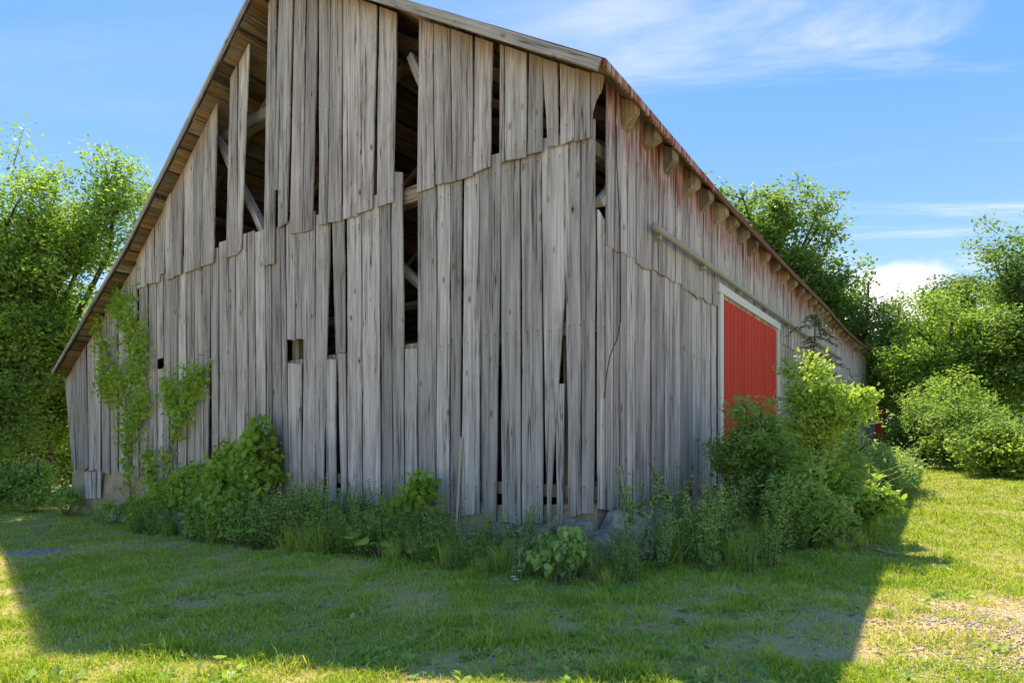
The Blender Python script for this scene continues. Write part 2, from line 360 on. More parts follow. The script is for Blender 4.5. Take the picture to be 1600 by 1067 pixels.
M['leafV'] = leaf_mat('vine_leaf', [(0.055, 0.10, 0.022), (0.095, 0.15, 0.028), (0.15, 0.185, 0.04)], 0.35, k=(2.3, 2.5, 2.2))
M['leafW'] = leaf_mat('weed_leaf', [(0.050, 0.095, 0.030), (0.085, 0.135, 0.040), (0.135, 0.175, 0.065)], 0.35, k=(2.9, 3.0, 2.6))
M['leafP'] = leaf_mat('pale_weed_leaf', [(0.11, 0.15, 0.06), (0.16, 0.20, 0.085), (0.22, 0.25, 0.13)], 0.35)
M['leafC'] = leaf_mat('dark_needle', [(0.020, 0.042, 0.022), (0.035, 0.062, 0.03), (0.055, 0.085, 0.04)], 0.2)
M['dryleaf'] = leaf_mat('dry_leaf', [(0.16, 0.10, 0.06), (0.22, 0.16, 0.10), (0.30, 0.25, 0.17)], 0.2)
M['grass'] = leaf_mat('grass_blade', [(0.055, 0.105, 0.016), (0.105, 0.155, 0.026), (0.185, 0.20, 0.05), (0.33, 0.28, 0.14)], 0.30, 0.6, 0.15, (3.4, 3.15, 2.8))
M['stem'] = rough_mat('green_stem', [(0.05, 0.07, 0.025), (0.09, 0.11, 0.04), (0.14, 0.14, 0.06)], 15)

# lawn ground: soil, straw thatch and grass colour by patch
def patch_dry(x, y):
    """0 = lush, 1 = bare / dry; shared by the ground sheet (as attribute) and the blades."""
    n1 = mnoise.fractal(Vector((x * 0.55, y * 0.55, 3.1)), 1.0, 2.0, 3)
    n2 = mnoise.fractal(Vector((x * 1.9, y * 1.9, 8.7)), 1.0, 2.0, 3)
    d = 0.33 + 0.26 * n1 + 0.46 * n2
    g2 = math.exp(-(((x - 3.9) / 1.2) ** 2 + ((y - 4.0) / 0.6) ** 2)) + 0.7 * math.exp(-(((x - 5.0) / 1.3) ** 2 + ((y - 4.9) / 0.35) ** 2))
    d += 0.85 * g2
    d += 0.45 * math.exp(-(((x + 8.0) / 2.0) ** 2 + ((y - 10.4) / 0.7) ** 2))
    lush = math.exp(-(((x - 3.2) / 0.9) ** 2 + ((y - 5.9) / 0.7) ** 2)) + 0.7 * sm_f((x - 4) / 3) * sm_f((y - 6.5) / 2)
    d -= 0.42 * lush
    return min(max(d, 0.0), 1.0)
def sm_f(v):
    v = min(max(v, 0.0), 1.0); return v * v * (3 - 2 * v)
def ground_material():
    m, nt, N, L, out = newmat('lawn_soil'); g = G(nt); geo = N.new('ShaderNodeNewGeometry'); P = geo.outputs['Position']
    a = g.noise(P, 0.55, 5, 0.6); b = g.noise(P, 5.0, 6, 0.7); c3 = g.noise(P, 38.0, 4, 0.65)
    dry = g.attr('dry')
    grass = g.mix(c3, (0.18, 0.20, 0.065), (0.34, 0.33, 0.12))
    straw = g.mix(c3, (0.30, 0.23, 0.12), (0.54, 0.44, 0.26))
    soil = g.mix(b, (0.27, 0.225, 0.165), (0.48, 0.42, 0.33))
    f = g.math('ADD', dry, g.math('MULTIPLY', g.math('SUBTRACT', b, 0.5), 0.7))
    c = g.mix(g.rng(f, 0.25, 0.62), grass, straw)
    c = g.mix(g.rng(f, 0.78, 1.0), c, soil)
    h = g.math('ADD', g.math('MULTIPLY', b, 0.5), g.math('MULTIPLY', c3, 0.5))
    L.new(g.bsdf(c, 0.95, g.bump(h, 0.8, 0.03), 0.1), out.inputs['Surface']); return m
M['ground'] = ground_material()

# ------------------------------------------------------------------ ground sheet
def make_ground():
    def axis(lo, hi, c, n):
        u = np.linspace(-1, 1, n); k = np.sinh(u * 4.2) / math.sinh(4.2)
        return np.where(k < 0, c + k * (c - lo), c + k * (hi - c))
    xs = axis(-420, 420, 0, 190); ys = axis(-120, 700, 7, 190)
    X, Y = np.meshgrid(xs, ys); Z = ground_z(X, Y)
    V = np.stack([X, Y, Z], -1).reshape(-1, 3); nx = len(xs); ny = len(ys)
    i = np.arange(nx - 1)[None] + np.arange(ny - 1)[:, None] * nx; i = i.ravel()
    T = np.concatenate([np.stack([i, i + 1, i + nx + 1], 1), np.stack([i, i + nx + 1, i + nx], 1)])
    dry = np.array([patch_dry(x, y) if abs(x) < 40 and -10 < y < 60 else 0.25 for x, y in V[:, :2]])
    # gravel yard assumed behind the camera, unseen; added to bounce light onto the barn
    dry = np.maximum(dry, 0.95 * sm(-V[:, 1], -2.0, 0.5) * sm(V[:, 1], -22, -18) * sm(20 - np.abs(V[:, 0] - 3), 0, 3))
    o = link('ground', np_mesh('ground', V, T, {'dry': dry}), M['ground'], smooth=True); o['kind'] = 'structure'
make_ground()

# ------------------------------------------------------------------ the barn
BROT = math.atan2(-GD.y, -GD.x)
barn = tag(empty('barn', (CO.x, CO.y, 0), BROT), 'large weathered grey board barn with missing planks and red side door', 'barn')
def bl(t, s, z): return Vector((-t, s, z))     # barn coordinates -> barn-local

def board(parent, axis, q, thick, off, mat, wob=0.006, paint=0.0, warm=0.0, top_ref=None, nseg=7, name='board', rag=0.02):
    """A plank from a quad q = [(a_left_bottom,z),(a_right_bottom,z),(a_right_top,z),(a_left_top,z)] in the plane of a wall.
    axis 'g': a is t along the gable, 's': a is s along the side; off = distance proud of the wall."""
    (a0, z0), (a1, z1), (a2, z2), (a3, z3) = q
    seedv = random.random() * 50
    cx = (a0 + a1 + a2 + a3) / 4; cz = min(z0, z1)
    mb = MB(); ft = []
    tilt0, tilt1 = random.uniform(-.008, .008), random.uniform(-.012, .016)
    if axis == 'g':                              # seams shrunk open between the planks
        k_ = .011 if off < .05 else .007
        a0 -= k_ * random.uniform(.4, 1.3); a3 -= k_ * random.uniform(.4, 1.3); a1 += k_ * random.uniform(.4, 1.3); a2 += k_ * random.uniform(.4, 1.3)
    cup = random.uniform(0.0, 0.006)
    for i in range(nseg + 1):
        k = i / nseg
        la, lz = a0 + (a3 - a0) * k, z0 + (z3 - z0) * k
        ra, rz = a1 + (a2 - a1) * k, z1 + (z2 - z1) * k
        w1 = mnoise.noise(Vector((seedv, lz * 0.9, 0))) * wob + mnoise.noise(Vector((seedv, lz * 3.1, 5))) * wob * .5
        w2 = mnoise.noise(Vector((seedv + 9, rz * 0.9, 0))) * wob + mnoise.noise(Vector((seedv + 9, rz * 3.1, 5))) * wob * .5
        if i == 0: lz += random.uniform(-rag, rag); rz += random.uniform(-rag, rag)
        o_ = off + tilt0 + (tilt1 - tilt0) * k
        ml, mr = (la + w1), (ra + w2)
        for (a, z, dd) in ((ml, lz, 0), ((ml + mr) / 2, (lz + rz) / 2, cup), (mr, rz, 0), (mr, rz, -thick), (ml, lz, -thick)):
            if axis == 'g': mb.v.append((-(a - cx), -(o_ + dd), z - cz))
            else: mb.v.append((o_ + dd, a - cx, z - cz))
            tr = top_ref(a) if callable(top_ref) else (top_ref if top_ref is not None else z + 9)
            ft.append(max(0.0, tr - z))
    for i in range(nseg):
        b = i * 5
        for k in range(5):
            k2 = (k + 1) % 5; mb.f.append((b + k, b + k2, b + 5 + k2, b + 5 + k))
    mb.f.append((4, 3, 2, 1, 0)); b = nseg * 5; mb.f.append((b, b + 1, b + 2, b + 3, b + 4))
    mb.attr = {'ft': ft, 'paint': [paint] * len(ft), 'warm': [warm] * len(ft)}
    o = mb.build(name, mat, parent)
    o.location = bl(cx, 0, cz) if axis == 'g' else bl(0, cx, cz)
    me = o.data                                  # face winding
    import bmesh
    bm = bmesh.new(); bm.from_mesh(me); bmesh.ops.recalc_face_normals(bm, faces=bm.faces); bm.to_mesh(me); bm.free()
    return o

def timber(name, a, b, w, h, mat=None, parent=None, label=None):
    mb = MB(); a = Vector(a); b = Vector(b)
    d = b - a; q = d.to_track_quat('Z', 'Y'); n = 4
    for i in range(n + 1):
        k = i / n
        for (x, y) in ((-1, -1), (1, -1), (1, 1), (-1, 1)):
            mb.v.append((x * w / 2 + random.uniform(-.012, .012), y * h / 2 + random.uniform(-.012, .012), d.length * k))
    for i in range(n):
        for k in range(4):
            k2 = (k + 1) % 4; mb.f.append((i * 4 + k, i * 4 + k2, i * 4 + 4 + k2, i * 4 + 4 + k))
    mb.f.append((3, 2, 1, 0)); mb.f.append((n * 4, n * 4 + 1, n * 4 + 2, n * 4 + 3))
    mb.attr = {'ft': [9.0] * len(mb.v), 'paint': [0.0] * len(mb.v), 'warm': [0.0] * len(mb.v)}
    o = mb.build(name, mat or M['beam'], parent or barn); o.location = a; o.rotation_mode = 'QUATERNION'; o.rotation_quaternion = q
    if label: o['label'] = label
    return o

# --- timber frame: posts, tie beams, rafters (seen through the missing boards)
LAPZ = 5.0
gf = MB()
for t in (0.45, 4.3, 6.28, 12.6, 16.8):
    gf.box(bl(t, 0.26, (roof_top(t) - .45 + .3) / 2), (0.2, 0.2, roof_top(t) - .45 - .3))
for z in (0.75, 2.75):
    gf.box(bl(8.4, 0.1, z), (16.8, 0.1, 0.16))
gf.attr = {k: [9.0 if k == 'ft' else 0.0] * len(gf.v) for k in ('ft', 'paint', 'warm')}
gable = gf.build('gable_frame', M['beam'], barn)
timber('tie_beam', bl(0.55, .16, 5.08), bl(6.0, .16, 5.08), .2, .24)
timber('tie_beam', bl(6.0, .16, 5.02), bl(15.0, .16, 4.95), .2, .2)
t1, z1 = gp(344, 217); t2, z2 = gp(436, 168)
timber('collar_beam', bl(11.0, .3, z1 + .25), bl(4.2, .3, z2 + .2), .19, .22)
a = gp(624, 86); b = gp(668, 190)
timber('brace', bl(a[0], .26, a[1] + .1), bl(b[0] - .3, .26, b[1] - .45), .12, .13, M['wood'])
a = gp(340, 240); b = gp(405, 365)
timber('brace', bl(a[0] + .3, .2, a[1] + .45), bl(b[0], .2, b[1] - .1), .13, .14, M['wood'])
timber('brace', bl(0.1, .35, 3.9), bl(1.3, .35, 5.0), .12, .12)
timber('corner_post_brace', bl(0.02, .1, 4.2), bl(0.02, 1.0, 5.1), .1, .1, M['wood'])
timber('brace', bl(3.0, .3, 3.6), bl(4.6, .3, 4.95), .12, .13)
for k in range(12):
    s = 0.75 + k * 2.1
    timber('rafter', bl(-0.1, s, roof_top(-.1) - .34), bl(RIDGE_T, s, RIDGE_Z - .30), .10, .15, M['soffit'])
    timber('rafter', bl(LEFT_T, s, roof_top(LEFT_T) - .32), bl(RIDGE_T, s + .02, RIDGE_Z - .30), .10, .15, M['soffit'])
    if k in (2, 4, 7): timber('tie_beam', bl(.5, s + .1, 5.0), bl(15, s + .1, 5.0), .2, .22)

# --- gable boards, upper tier: photo quads (left/right at a top row, left/right bottoms)
up = [  # xTL, xTR, yT, xBL, xBR, yBL, yBR
 (218.5, 232.5, 400, 218, 232.6, 451, 447), (233.3, 246, 380, 233.6, 247.4, 446, 443), (246.4, 254.8, 360, 247.6, 254.4, 443, 441),
 (255.2, 262.5, 340, 255, 260, 430, 428), (262.8, 273, 300, 263.8, 275.6, 437, 434), (273.4, 291.5, 290, 276, 288.7, 434, 430),
 (292, 307.3, 245, 292, 306.5, 428, 422.6), (308, 325.6, 200, 307, 318, 422.5, 420), (326.4, 345, 180, 318.6, 338.5, 419, 411),
 (363.4, 375.2, 180, 357, 375.6, 404, 400), (377, 389.7, 180, 375.9, 382, 398, 390),
 (424.4, 430, 0, 416.5, 424.5, 417, 414.5), (430.4, 437.5, 0, 424.8, 433.5, 415, 412),
 (440.5, 446.3, 0, 433.5, 439, 300, 300), (446.9, 463.6, 0, 439.8, 454.4, 359, 350.6), (465.8, 483.4, 0, 456, 476, 367.5, 363),
 (485, 502, 0, 477.2, 492, 364, 361), (503.2, 521, 0, 503.5, 516, 353, 350), (522, 539.5, 0, 517, 537, 351, 346),
 (540.6, 567, 0, 540, 562, 345, 337.5), (567.6, 595.6, 0, 563, 587.5, 336.5, 330), (596.2, 624.5, 0, 593, 618.5, 326, 318),
 (658.5, 682, 120, 656, 682, 304, 295), (683, 709.6, 120, 685, 711.6, 292, 286), (710.3, 743.6, 120, 712, 744, 285.7, 276),
 (745.8, 773.4, 120, 744.6, 771.5, 275, 264.5), (784.7, 792.3, 120, 785, 792.5, 258, 256), (793, 827.4, 120, 793, 828, 256, 247),
 (831, 852.6, 120, 829, 852.6, 246, 239), (853.2, 875.4, 120, 859.7, 876.5, 233.7, 229.5),
 (878, 902.5, 120, 879.5, 901.8, 229, 223), (903.2, 927.5, 125, 902.4, 926.5, 223, 216)]
def rake_under(t): return roof_top(t) - 0.13
for (xa, xb, yt, xc, xd, yb1, yb2) in up:
    bl_, br_, tl_, tr_ = gp(xc, yb1), gp(xd, yb2), gp(xa, yt), gp(xb, yt)
    def ext(b, t):                               # run the edge up to the roof
        sl = (t[0] - b[0]) / (t[1] - b[1]); tt = t[0]
        for _ in range(6): zt = rake_under(tt); tt = b[0] + sl * (zt - b[1])
        return tt, zt
    L_, R_ = ext(bl_, tl_), ext(br_, tr_)
    board(gable, 'g', [bl_, br_, R_, L_], .024, .066 + random.uniform(-.010, .014), M['wood'], wob=.013, warm=1.0 if xa > 560 or xa < 330 else .4, top_ref=roof_top, nseg=9)
# flared corner end of the upper tier
fl = MB()
pts = [(927.2, 216), (927.6, 195), (929, 178), (934, 160), (942, 146), (946.5, 128), (947, 121), (927.5, 117), (927.2, 160)]
pp = [gp(x, y) for x, y in pts]; cz = pp[0][1]
fl.v = [(-(t), -.058, z - cz) for t, z in pp] + [(-(t), -.034, z - cz) for t, z in pp]; n = len(pp)
fl.f = [tuple(range(n))[::-1], tuple(range(n, 2 * n))] + [(i, (i + 1) % n, n + (i + 1) % n, n + i) for i in range(n)]
fl.attr = {'ft': [max(0, roof_top(t) - z) for t, z in pp] * 2, 'paint': [0.] * 2 * n, 'warm': [1.] * 2 * n}
fl.build('board', M['wood'], gable, bl(0, 0, cz))

# --- gable boards, lower tier: edges at row 480, row 720; top row; bottom row
def base_y(x): return 731 + (x - 115) * (821 - 731) / (848 - 115)
def lap_y(x): return 451 - (x - 220) * 0.3305
lo = [  # xL,xR at y=480 ; xL,xR at y=720 ; yTop (None: behind the lap) ; yBottom (None: base)
 (105, 115, 114, 119, 'r', None), (116.2, 128.5, 120.5, 130.5, 'r', None), (129.5, 137, 131, 139, 'r', None), (138, 149.5, 139.6, 150.8, 'r', None),
 (150.4, 158.6, 151.4, 158, 'r', None), (159.2, 171.8, 160.5, 172, 'r', None), (173.6, 184.8, 174.5, 185, 'r', None), (186, 194.6, 187, 196, 'r', None),
 (195.3, 205.4, 196.8, 207, 'r', None), (206, 215.2, 208, 217, 'r', None), (219, 232.5, 219.5, 233, None, None),
 (233.4, 245.4, 233.6, 246.2, None, None), (247, 256.4, 248, 257, None, 560), (247.8, 257, 247.4, 257, 576, None), (257, 268, 257.6, 265.2, None, None), (269, 279.4, 267, 278, None, None),
 (280.2, 292, 279.8, 292.6, None, None), (292.8, 305.2, 294.6, 306, None, None), (305.8, 318, 306.6, 320.6, None, None),
 (319, 330, 321, 327, None, None), (330.6, 342.2, 332, 342, None, None), (343.6, 358.2, 344.6, 358, None, None), (359, 370, 358.8, 371, None, None), (370.6, 388, 372.6, 390, None, None),
 (389, 400, 391, 402, None, None), (400.8, 416, 402.8, 417, None, None), (417, 425, 418, 426, None, None), (426, 440, 427.4, 442.4, None, None),
 (441, 448, 443.4, 452, None, None), (449.5, 462, 452.8, 462.6, None, 532), (448.6, 472.6, 452.8, 472.6, 568, None), (463, 483, 466, 478, None, 531), (476.5, 494, 473.4, 494, None, None), (494.6, 514, 494.8, 508, None, None),
 (524, 541, 530, 543, None, 552), (509.5, 526, 511, 526.5, 562, None), (526.8, 541.2, 532.8, 543, 553, None), (543.8, 566.6, 545, 567, None, None), (568, 595.4, 568.6, 595.6, None, None),
 (596.2, 613, 597.2, 614, None, None), (613.8, 631.6, 615, 632.6, 'p', None), (633, 653.5, 634, 653.6, 545, None), (654, 683.6, 654.5, 684, None, None),
 (684.4, 704.6, 684.6, 704, None, None), (705, 721.8, 704.6, 719.4, None, None), (724, 750.6, 721, 751, None, None), (751.4, 781.8, 752.4, 779, None, None),
 (783, 814.2, 784.2, 815, None, None), (815.2, 848.4, 816, 849, None, None), (849.6, 883.6, 853.5, 867.5, None, None), (868, 884, 869.4, 881, 600, None),
 (885.6, 909, 888.5, 909.2, None, 806), (909.4, 930.8, 909.6, 930.4, None, 800)]
def at_y(xa, xb, y): return xa + (xb - xa) * (y - 480) / 240.0
for (a4, b4, a7, b7, yt, yb) in lo:
    if yt is None:
        ex = random.uniform(22, 34)
        ta, tb = lap_y(a4) - ex, lap_y(b4) - ex
    elif yt == 'p': ta = tb = 270
    elif yt == 'r': ta = tb = 400
    else: ta = yt + random.uniform(-1, 1); tb = yt + random.uniform(-1, 1)
    ya, yb_ = (base_y(a7) + random.uniform(-4, 4), base_y(b7) + random.uniform(-4, 4)) if yb is None else (yb, yb)
    B1, B2 = gp(at_y(a4, a7, ya), ya), gp(at_y(b4, b7, yb_), yb_)
    T1, T2 = gp(at_y(a4, a7, ta), ta), gp(at_y(b4, b7, tb), tb)
    wm = 0.0
    if yt == 'r':
        T1 = (T1[0], rake_under(T1[0])); T2 = (T2[0], rake_under(T2[0])); wm = .6
    board(gable, 'g', [B1, B2, T2, T1], .024, .024 + random.uniform(-.010, .004), M['wood'], wob=.018, warm=wm, top_ref=roof_top, nseg=11, rag=.03)

# --- side wall
sf = MB()
def eave(s):
    xs = [0, 1.4, 3.8, 6.4, 9.6, 13.5, 17.4, 22, 26.2]; zs = [5.63, 5.57, 5.48, 5.45, 5.43, 5.46, 5.36, 5.42, 5.58]
    return float(np.interp(s, xs, zs))
for s in (0.9, 4.4, 9.1, 13.5, 18, 22.5, 25.6):
    sf.box(bl(.17, s, (eave(s) + .1) / 2), (.2, .2, eave(s) - .7))
for z in (.8, 3.55, 4.9): sf.box(bl(.12, 2.2, z), (.1, 4.2, .16)); sf.box(bl(.12, 17.2, z), (.1, 16.2, .16))
sf.box(bl(.12, 6.7, 4.9), (.1, 4.8, .16))
sf.attr = {k: [9.0 if k == 'ft' else 0.0] * len(sf.v) for k in ('ft', 'paint', 'warm')}
side = sf.build('side_frame', M['beam'], barn)
SLAP, SBASE, D0, D1 = 3.72, .56, 4.36, 8.62
def wall_top(s): return eave(s) + .18
far = []
s = 0.0; first = True
while s < 25.7:
    w = random.choice((.17, .2, .22, .24, .26, .3)) * random.uniform(.93, 1.07); w = .185 if first else w; e = min(s + w, 25.8)
    gap = random.uniform(.003, .011) if random.random() < .85 else .018
    if s > 9.0: gap *= 2
    # lower board
    inside = e > D0 + .05 and s < D1 - .05
    if not inside:
        zb = SBASE + random.uniform(-.06, .05) - .15 * sm_f((s - 9) / 10) 
        q = [(s + gap, zb), (e - gap, zb + random.uniform(-.02, .02)), (e - gap, SLAP + .14), (s + gap, SLAP + .14)]
        if first: q[2] = (q[2][0], SLAP + .30); q[3] = (q[3][0], SLAP + .38)
        if s < 14: board(side, 's', q, .022, .024 + random.uniform(-.006, .006), M['wood'], wob=.007, paint=.55, warm=0, top_ref=wall_top)
        else: far.append((q, .024, .35))
    # upper board
    if not first:
        zb = SLAP + random.uniform(-.025, .025)
        if inside: zb = 3.9
        q = [(s + gap, zb), (e - gap, zb + random.uniform(-.02, .02)), (e - gap, wall_top(e)), (s + gap, wall_top(s))]
        if s < 14: board(side, 's', q, .022, .05 + random.uniform(-.005, .007), M['wood'], wob=.007, paint=1.0, warm=.5, top_ref=wall_top)
        else: far.append((q, .05, 1.0))
    s = e; first = False
fm = MB(); ft = []; pa = []
for q, off, p in far:
    b = len(fm.v)
    o2 = off + random.uniform(-.006, .006)
    for (a, z) in q:
        for d in (o2, o2 - .022):
            fm.v.append((d, a, z)); ft.append(max(0, wall_top(a) - z)); pa.append(p)
    for f in ((0, 2, 4, 6), (1, 7, 5, 3), (0, 1, 3, 2), (2, 3, 5, 4), (4, 5, 7, 6), (6, 7, 1, 0)): fm.f.append(tuple(b + i for i in f))
fm.attr = {'ft': ft, 'paint': pa, 'warm': [.5] * len(ft)}
tag(fm.build('far_boards', M['wood'], side), kind='stuff')
# walls out of sight: back gable and left side
bw = MB()
bw.add([bl(0, BARN_L, .3), bl(LEFT_T, BARN_L, -.6), bl(LEFT_T, BARN_L, roof_top(LEFT_T) - .03), bl(12.3, BARN_L, roof_top(12.3) - .03), bl(RIDGE_T, BARN_L, RIDGE_Z - .05), bl(0, BARN_L, 5.72)], [(0, 1, 2, 3, 4, 5)])
bw.add([bl(LEFT_T, 0.05, -.8), bl(LEFT_T, BARN_L, -.8), bl(LEFT_T, BARN_L, roof_top(LEFT_T) - .03), bl(LEFT_T, 0.05, roof_top(LEFT_T) - .03)], [(0, 1, 2, 3)])
bw.attr = {k: [9.0 if k == 'ft' else 0.0] * len(bw.v) for k in ('ft', 'paint', 'warm')}
bw.build('rear_wall', M['wood'], barn)
fo = MB(); fo.box(bl(8.5, 13, -.35), (16.8, 25.5, .9)); fo.build('barn_floor', M['dirt'], barn)

# --- roof: covering slab, roof boards, rake boards, rafter tails, fascia
rf = MB()
OV = .33
NS = 27
ss = [-OV + (BARN_L + .3 + OV) * i / (NS - 1) for i in range(NS)]
def rt(t, s):                                  # roof height with the sag of the right-hand eave
    base = roof_top(t)
    if t < RIDGE_T: base += (eave(max(s, 0)) - 5.63) * (RIDGE_T - t) / (RIDGE_T + .25)
    return base
for (ta, tb, sgn) in ((-.28, RIDGE_T, 1), (RIDGE_T, 17.30, -1)):
    b = len(rf.v); nt_ = 15
    for i, s in enumerate(ss):
        for j in range(nt_):
            t = ta + (tb - ta) * j / (nt_ - 1)
            jit = .012 * mnoise.noise(Vector((t * 3, s * 3, 0)))
            rf.v.append(tuple(bl(t, s, rt(t, s) + jit))); 
    for i, s in enumerate(ss):
        for j in range(nt_):
            t = ta + (tb - ta) * j / (nt_ - 1); rf.v.append(tuple(bl(t, s, rt(t, s) - .035)))
    n1 = NS * nt_
    for i in range(NS - 1):
        for j in range(nt_ - 1):
            a = b + i * nt_ + j; rf.f.append((a, a + 1, a + nt_ + 1, a + nt_)); a += n1; rf.f.append((a, a + nt_, a + nt_ + 1, a + 1))
    for i in range(NS - 1):
        for j in (0, nt_ - 1):
            a = b + i * nt_ + j; rf.f.append((a, a + nt_, a + nt_ + n1, a + n1))
    for j in range(nt_ - 1):
        for i in (0, NS - 1):
            a = b + i * nt_ + j; rf.f.append((a, a + 1, a + 1 + n1, a + n1))
roof = rf.build('roof', M['shingle'], barn)
def roof_board(ta, tb, s0, s1):
    mb = MB(); ft = []
    w = (tb - ta)
    n = 8
    for i in range(n + 1):
        s = s0 + (s1 - s0) * i / n
        for (t, dz) in ((ta, -.040), (tb, -.040), (tb, -.065), (ta, -.065)):
            mb.v.append((-(t - ta), s, rt(t, s) - rt(ta, 0) + dz + random.uniform(-.003, .0)))
    for i in range(n):
        for k in range(4): mb.f.append((i * 4 + k, i * 4 + (k + 1) % 4, i * 4 + 4 + (k + 1) % 4, i * 4 + 4 + k))
    mb.f.append((3, 2, 1, 0)); mb.f.append((n * 4, n * 4 + 1, n * 4 + 2, n * 4 + 3))
    # grain runs along the board: swap axes through the object rotation
    for i, (x, y, z) in enumerate(mb.v): mb.v[i] = (x, -z, y)
    mb.attr = {'ft': [9.0] * len(mb.v), 'paint': [0.0] * len(mb.v), 'warm': [0.0] * len(mb.v)}
    o = mb.build('roof_board', M['soffit'], roof); o.location = bl(ta, 0, rt(ta, 0)); o.rotation_euler = (math.radians(-90), 0, 0)
    return o
t = RIDGE_T + .05
while t < 17.0:
    w = random.uniform(.17, .30); roof_board(t, t + w, -OV + random.uniform(.02, .05), BARN_L); t += w + random.choice((.01, .02, .06, .14))
t = -.24
while t < RIDGE_T - .1:
    w = random.uniform(.17, .30); roof_board(t, min(t + w, RIDGE_T), -OV + random.uniform(.02, .05), BARN_L); t += w + random.choice((.01, .02, .05))
def rake_piece(ta, tb, depth, z_off, s, th=.03, lab=None):
    mb = MB(); ln = math.hypot(tb - ta, roof_top(tb) - roof_top(ta)); n = 8
    for i in range(n + 1):
        for (y, z) in ((0, 0), (th, 0), (th, -depth), (0, -depth)):
            mb.v.append((z + random.uniform(-.003, .003), y, ln * i / n))
    for i in range(n):
        for k in range(4): mb.f.append((i * 4 + k, i * 4 + (k + 1) % 4, i * 4 + 4 + (k + 1) % 4, i * 4 + 4 + k))
    mb.f.append((3, 2, 1, 0)); mb.f.append((n * 4, n * 4 + 1, n * 4 + 2, n * 4 + 3))
    mb.attr = {'ft': [9.0] * len(mb.v), 'paint': [0.0] * len(mb.v), 'warm': [0.0] * len(mb.v)}
    o = mb.build('rake_board', M['rake'], roof)
    A = bl(ta, s, roof_top(ta) + z_off); Bv = bl(tb, s, roof_top(tb) + z_off)
    zax = (Bv - A).normalized(); yax = Vector((0, 1, 0)); xax = yax.cross(zax)
    if xax.z < 0: xax = -xax; yax = -yax
    from mathutils import Matrix
    o.matrix_parent_inverse.identity(); R_ = Matrix((xax, yax, zax)).transposed()
    o.location = A; o.rotation_mode = 'QUATERNION'; o.rotation_quaternion = R_.to_quaternion()
    if lab: o['label'] = lab
for ta, tb in ((-.27, 3.0), (3.005, 6.28)): rake_piece(ta, tb, .125, -.022, -OV - .032)
for ta, tb in ((17.28, 12.305), (12.3, 9.2), (9.195, RIDGE_T)): rake_piece(ta, tb, .075, -.012, -OV - .012 - .03)
# eave boards along the right side
for k in range(7):
    s0 = -OV + k * 3.8; s1 = min(s0 + 3.795, BARN_L + .2)
    mb = MB(); n = 6
    for i in range(n + 1):
        s = s0 + (s1 - s0) * i / n
        for (t, dz) in ((-.30, -.005), (-.27, -.005), (-.27, -.10), (-.30, -.10)):
            mb.v.append(tuple(bl(t, s, rt(-.28, s) + dz + random.uniform(-.004, .004))))
    for i in range(n):
        for q in range(4): mb.f.append((i * 4 + q, i * 4 + (q + 1) % 4, i * 4 + 4 + (q + 1) % 4, i * 4 + 4 + q))
    mb.f.append((3, 2, 1, 0)); mb.f.append((n * 4, n * 4 + 1, n * 4 + 2, n * 4 + 3))
    mb.attr = {'ft': [.3] * len(mb.v), 'paint': [1.0] * len(mb.v), 'warm': [0.0] * len(mb.v)}
    mb.build('eave_board', M['redfascia'] if k else M['soffit'], roof)
sv = .6
while sv < 25.5:
    z = rt(0, sv)
    hh = random.uniform(.14, .19); ww = random.uniform(.13, .18); dr = random.uniform(-.05, .05); ln = random.uniform(.16, .20)
    mb = MB()                                   # a rough-hewn rafter tail, wedge-cut underneath
    zz = -ln * .645; v = [(-.02, -ww / 2, 0), (-.02, ww / 2, 0), (ln, ww / 2 + dr, zz), (ln, -ww / 2 + dr, zz), (-.02, -ww / 2, -hh * 2.3), (-.02, ww / 2, -hh * 2.3), (ln, ww / 2 + dr, zz - hh * .8), (ln, -ww / 2 + dr, zz - hh * .8)]
    mb.v = [(a + random.uniform(-.012, .012), b2, c + random.uniform(-.012, .012)) for a, b2, c in v]
    mb.f = [(0, 1, 2, 3), (4, 7, 6, 5), (0, 4, 5, 1), (1, 5, 6, 2), (2, 6, 7, 3), (3, 7, 4, 0)]
    mb.attr = {'ft': [9.] * 8, 'paint': [0.] * 8, 'warm': [0.] * 8}
    o = mb.build('rafter_tail', M['beam'], roof); o.location = bl(-.06, sv, z - .115); o.rotation_euler = (random.uniform(-.2, .2), 0, random.uniform(-.12, .12))
    sv += random.choice((.6, .7, .8, .95))

# --- the red sliding door with white trim and its rail
dr = MB(); dr.box(bl(-.02, (D0 + D1) / 2, 2.2), (.03, D1 - D0 - .1, 3.3)); door = dr.build('door', M['red'], barn)
door['label'] = 'tall red vertical-board barn door'
n = 17; wd = (D1 - .10 - (D0 + .16)) / n
for i in range(n):
    mb = MB(); a = wd * .5 - .006
    for z in (0, 3.42):
        for (x, y) in ((0, -a), (.022, -a), (.030, -a + .012), (.030, a - .012), (.022, a), (0, a)): mb.v.append((x + random.uniform(-.002, .002), y, z))
    mb.f = [(0, 1, 2, 3, 4, 5)[::-1], (6, 7, 8, 9, 10, 11)] + [(k, (k + 1) % 6, 6 + (k + 1) % 6, 6 + k) for k in range(6)]
    mb.build('door_board', M['red'], door, bl(-.036, D0 + .16 + wd * (i + .5), .50))
def trim(c, d, lab=None):
    mb = MB(); mb.box((0, 0, 0), d); o = mb.build('door_trim', M['white'], door, c); return o
trim(bl(-.075, D0 + .06, 2.22), (.05, .17, 3.6)); trim(bl(-.075, D1 - .02, 2.22), (.05, .13, 3.6)); trim(bl(-.085, (D0 + D1) / 2, 4.045), (.055, D1 - D0 + .26, .15))
mb = MB(); rz = 4.255
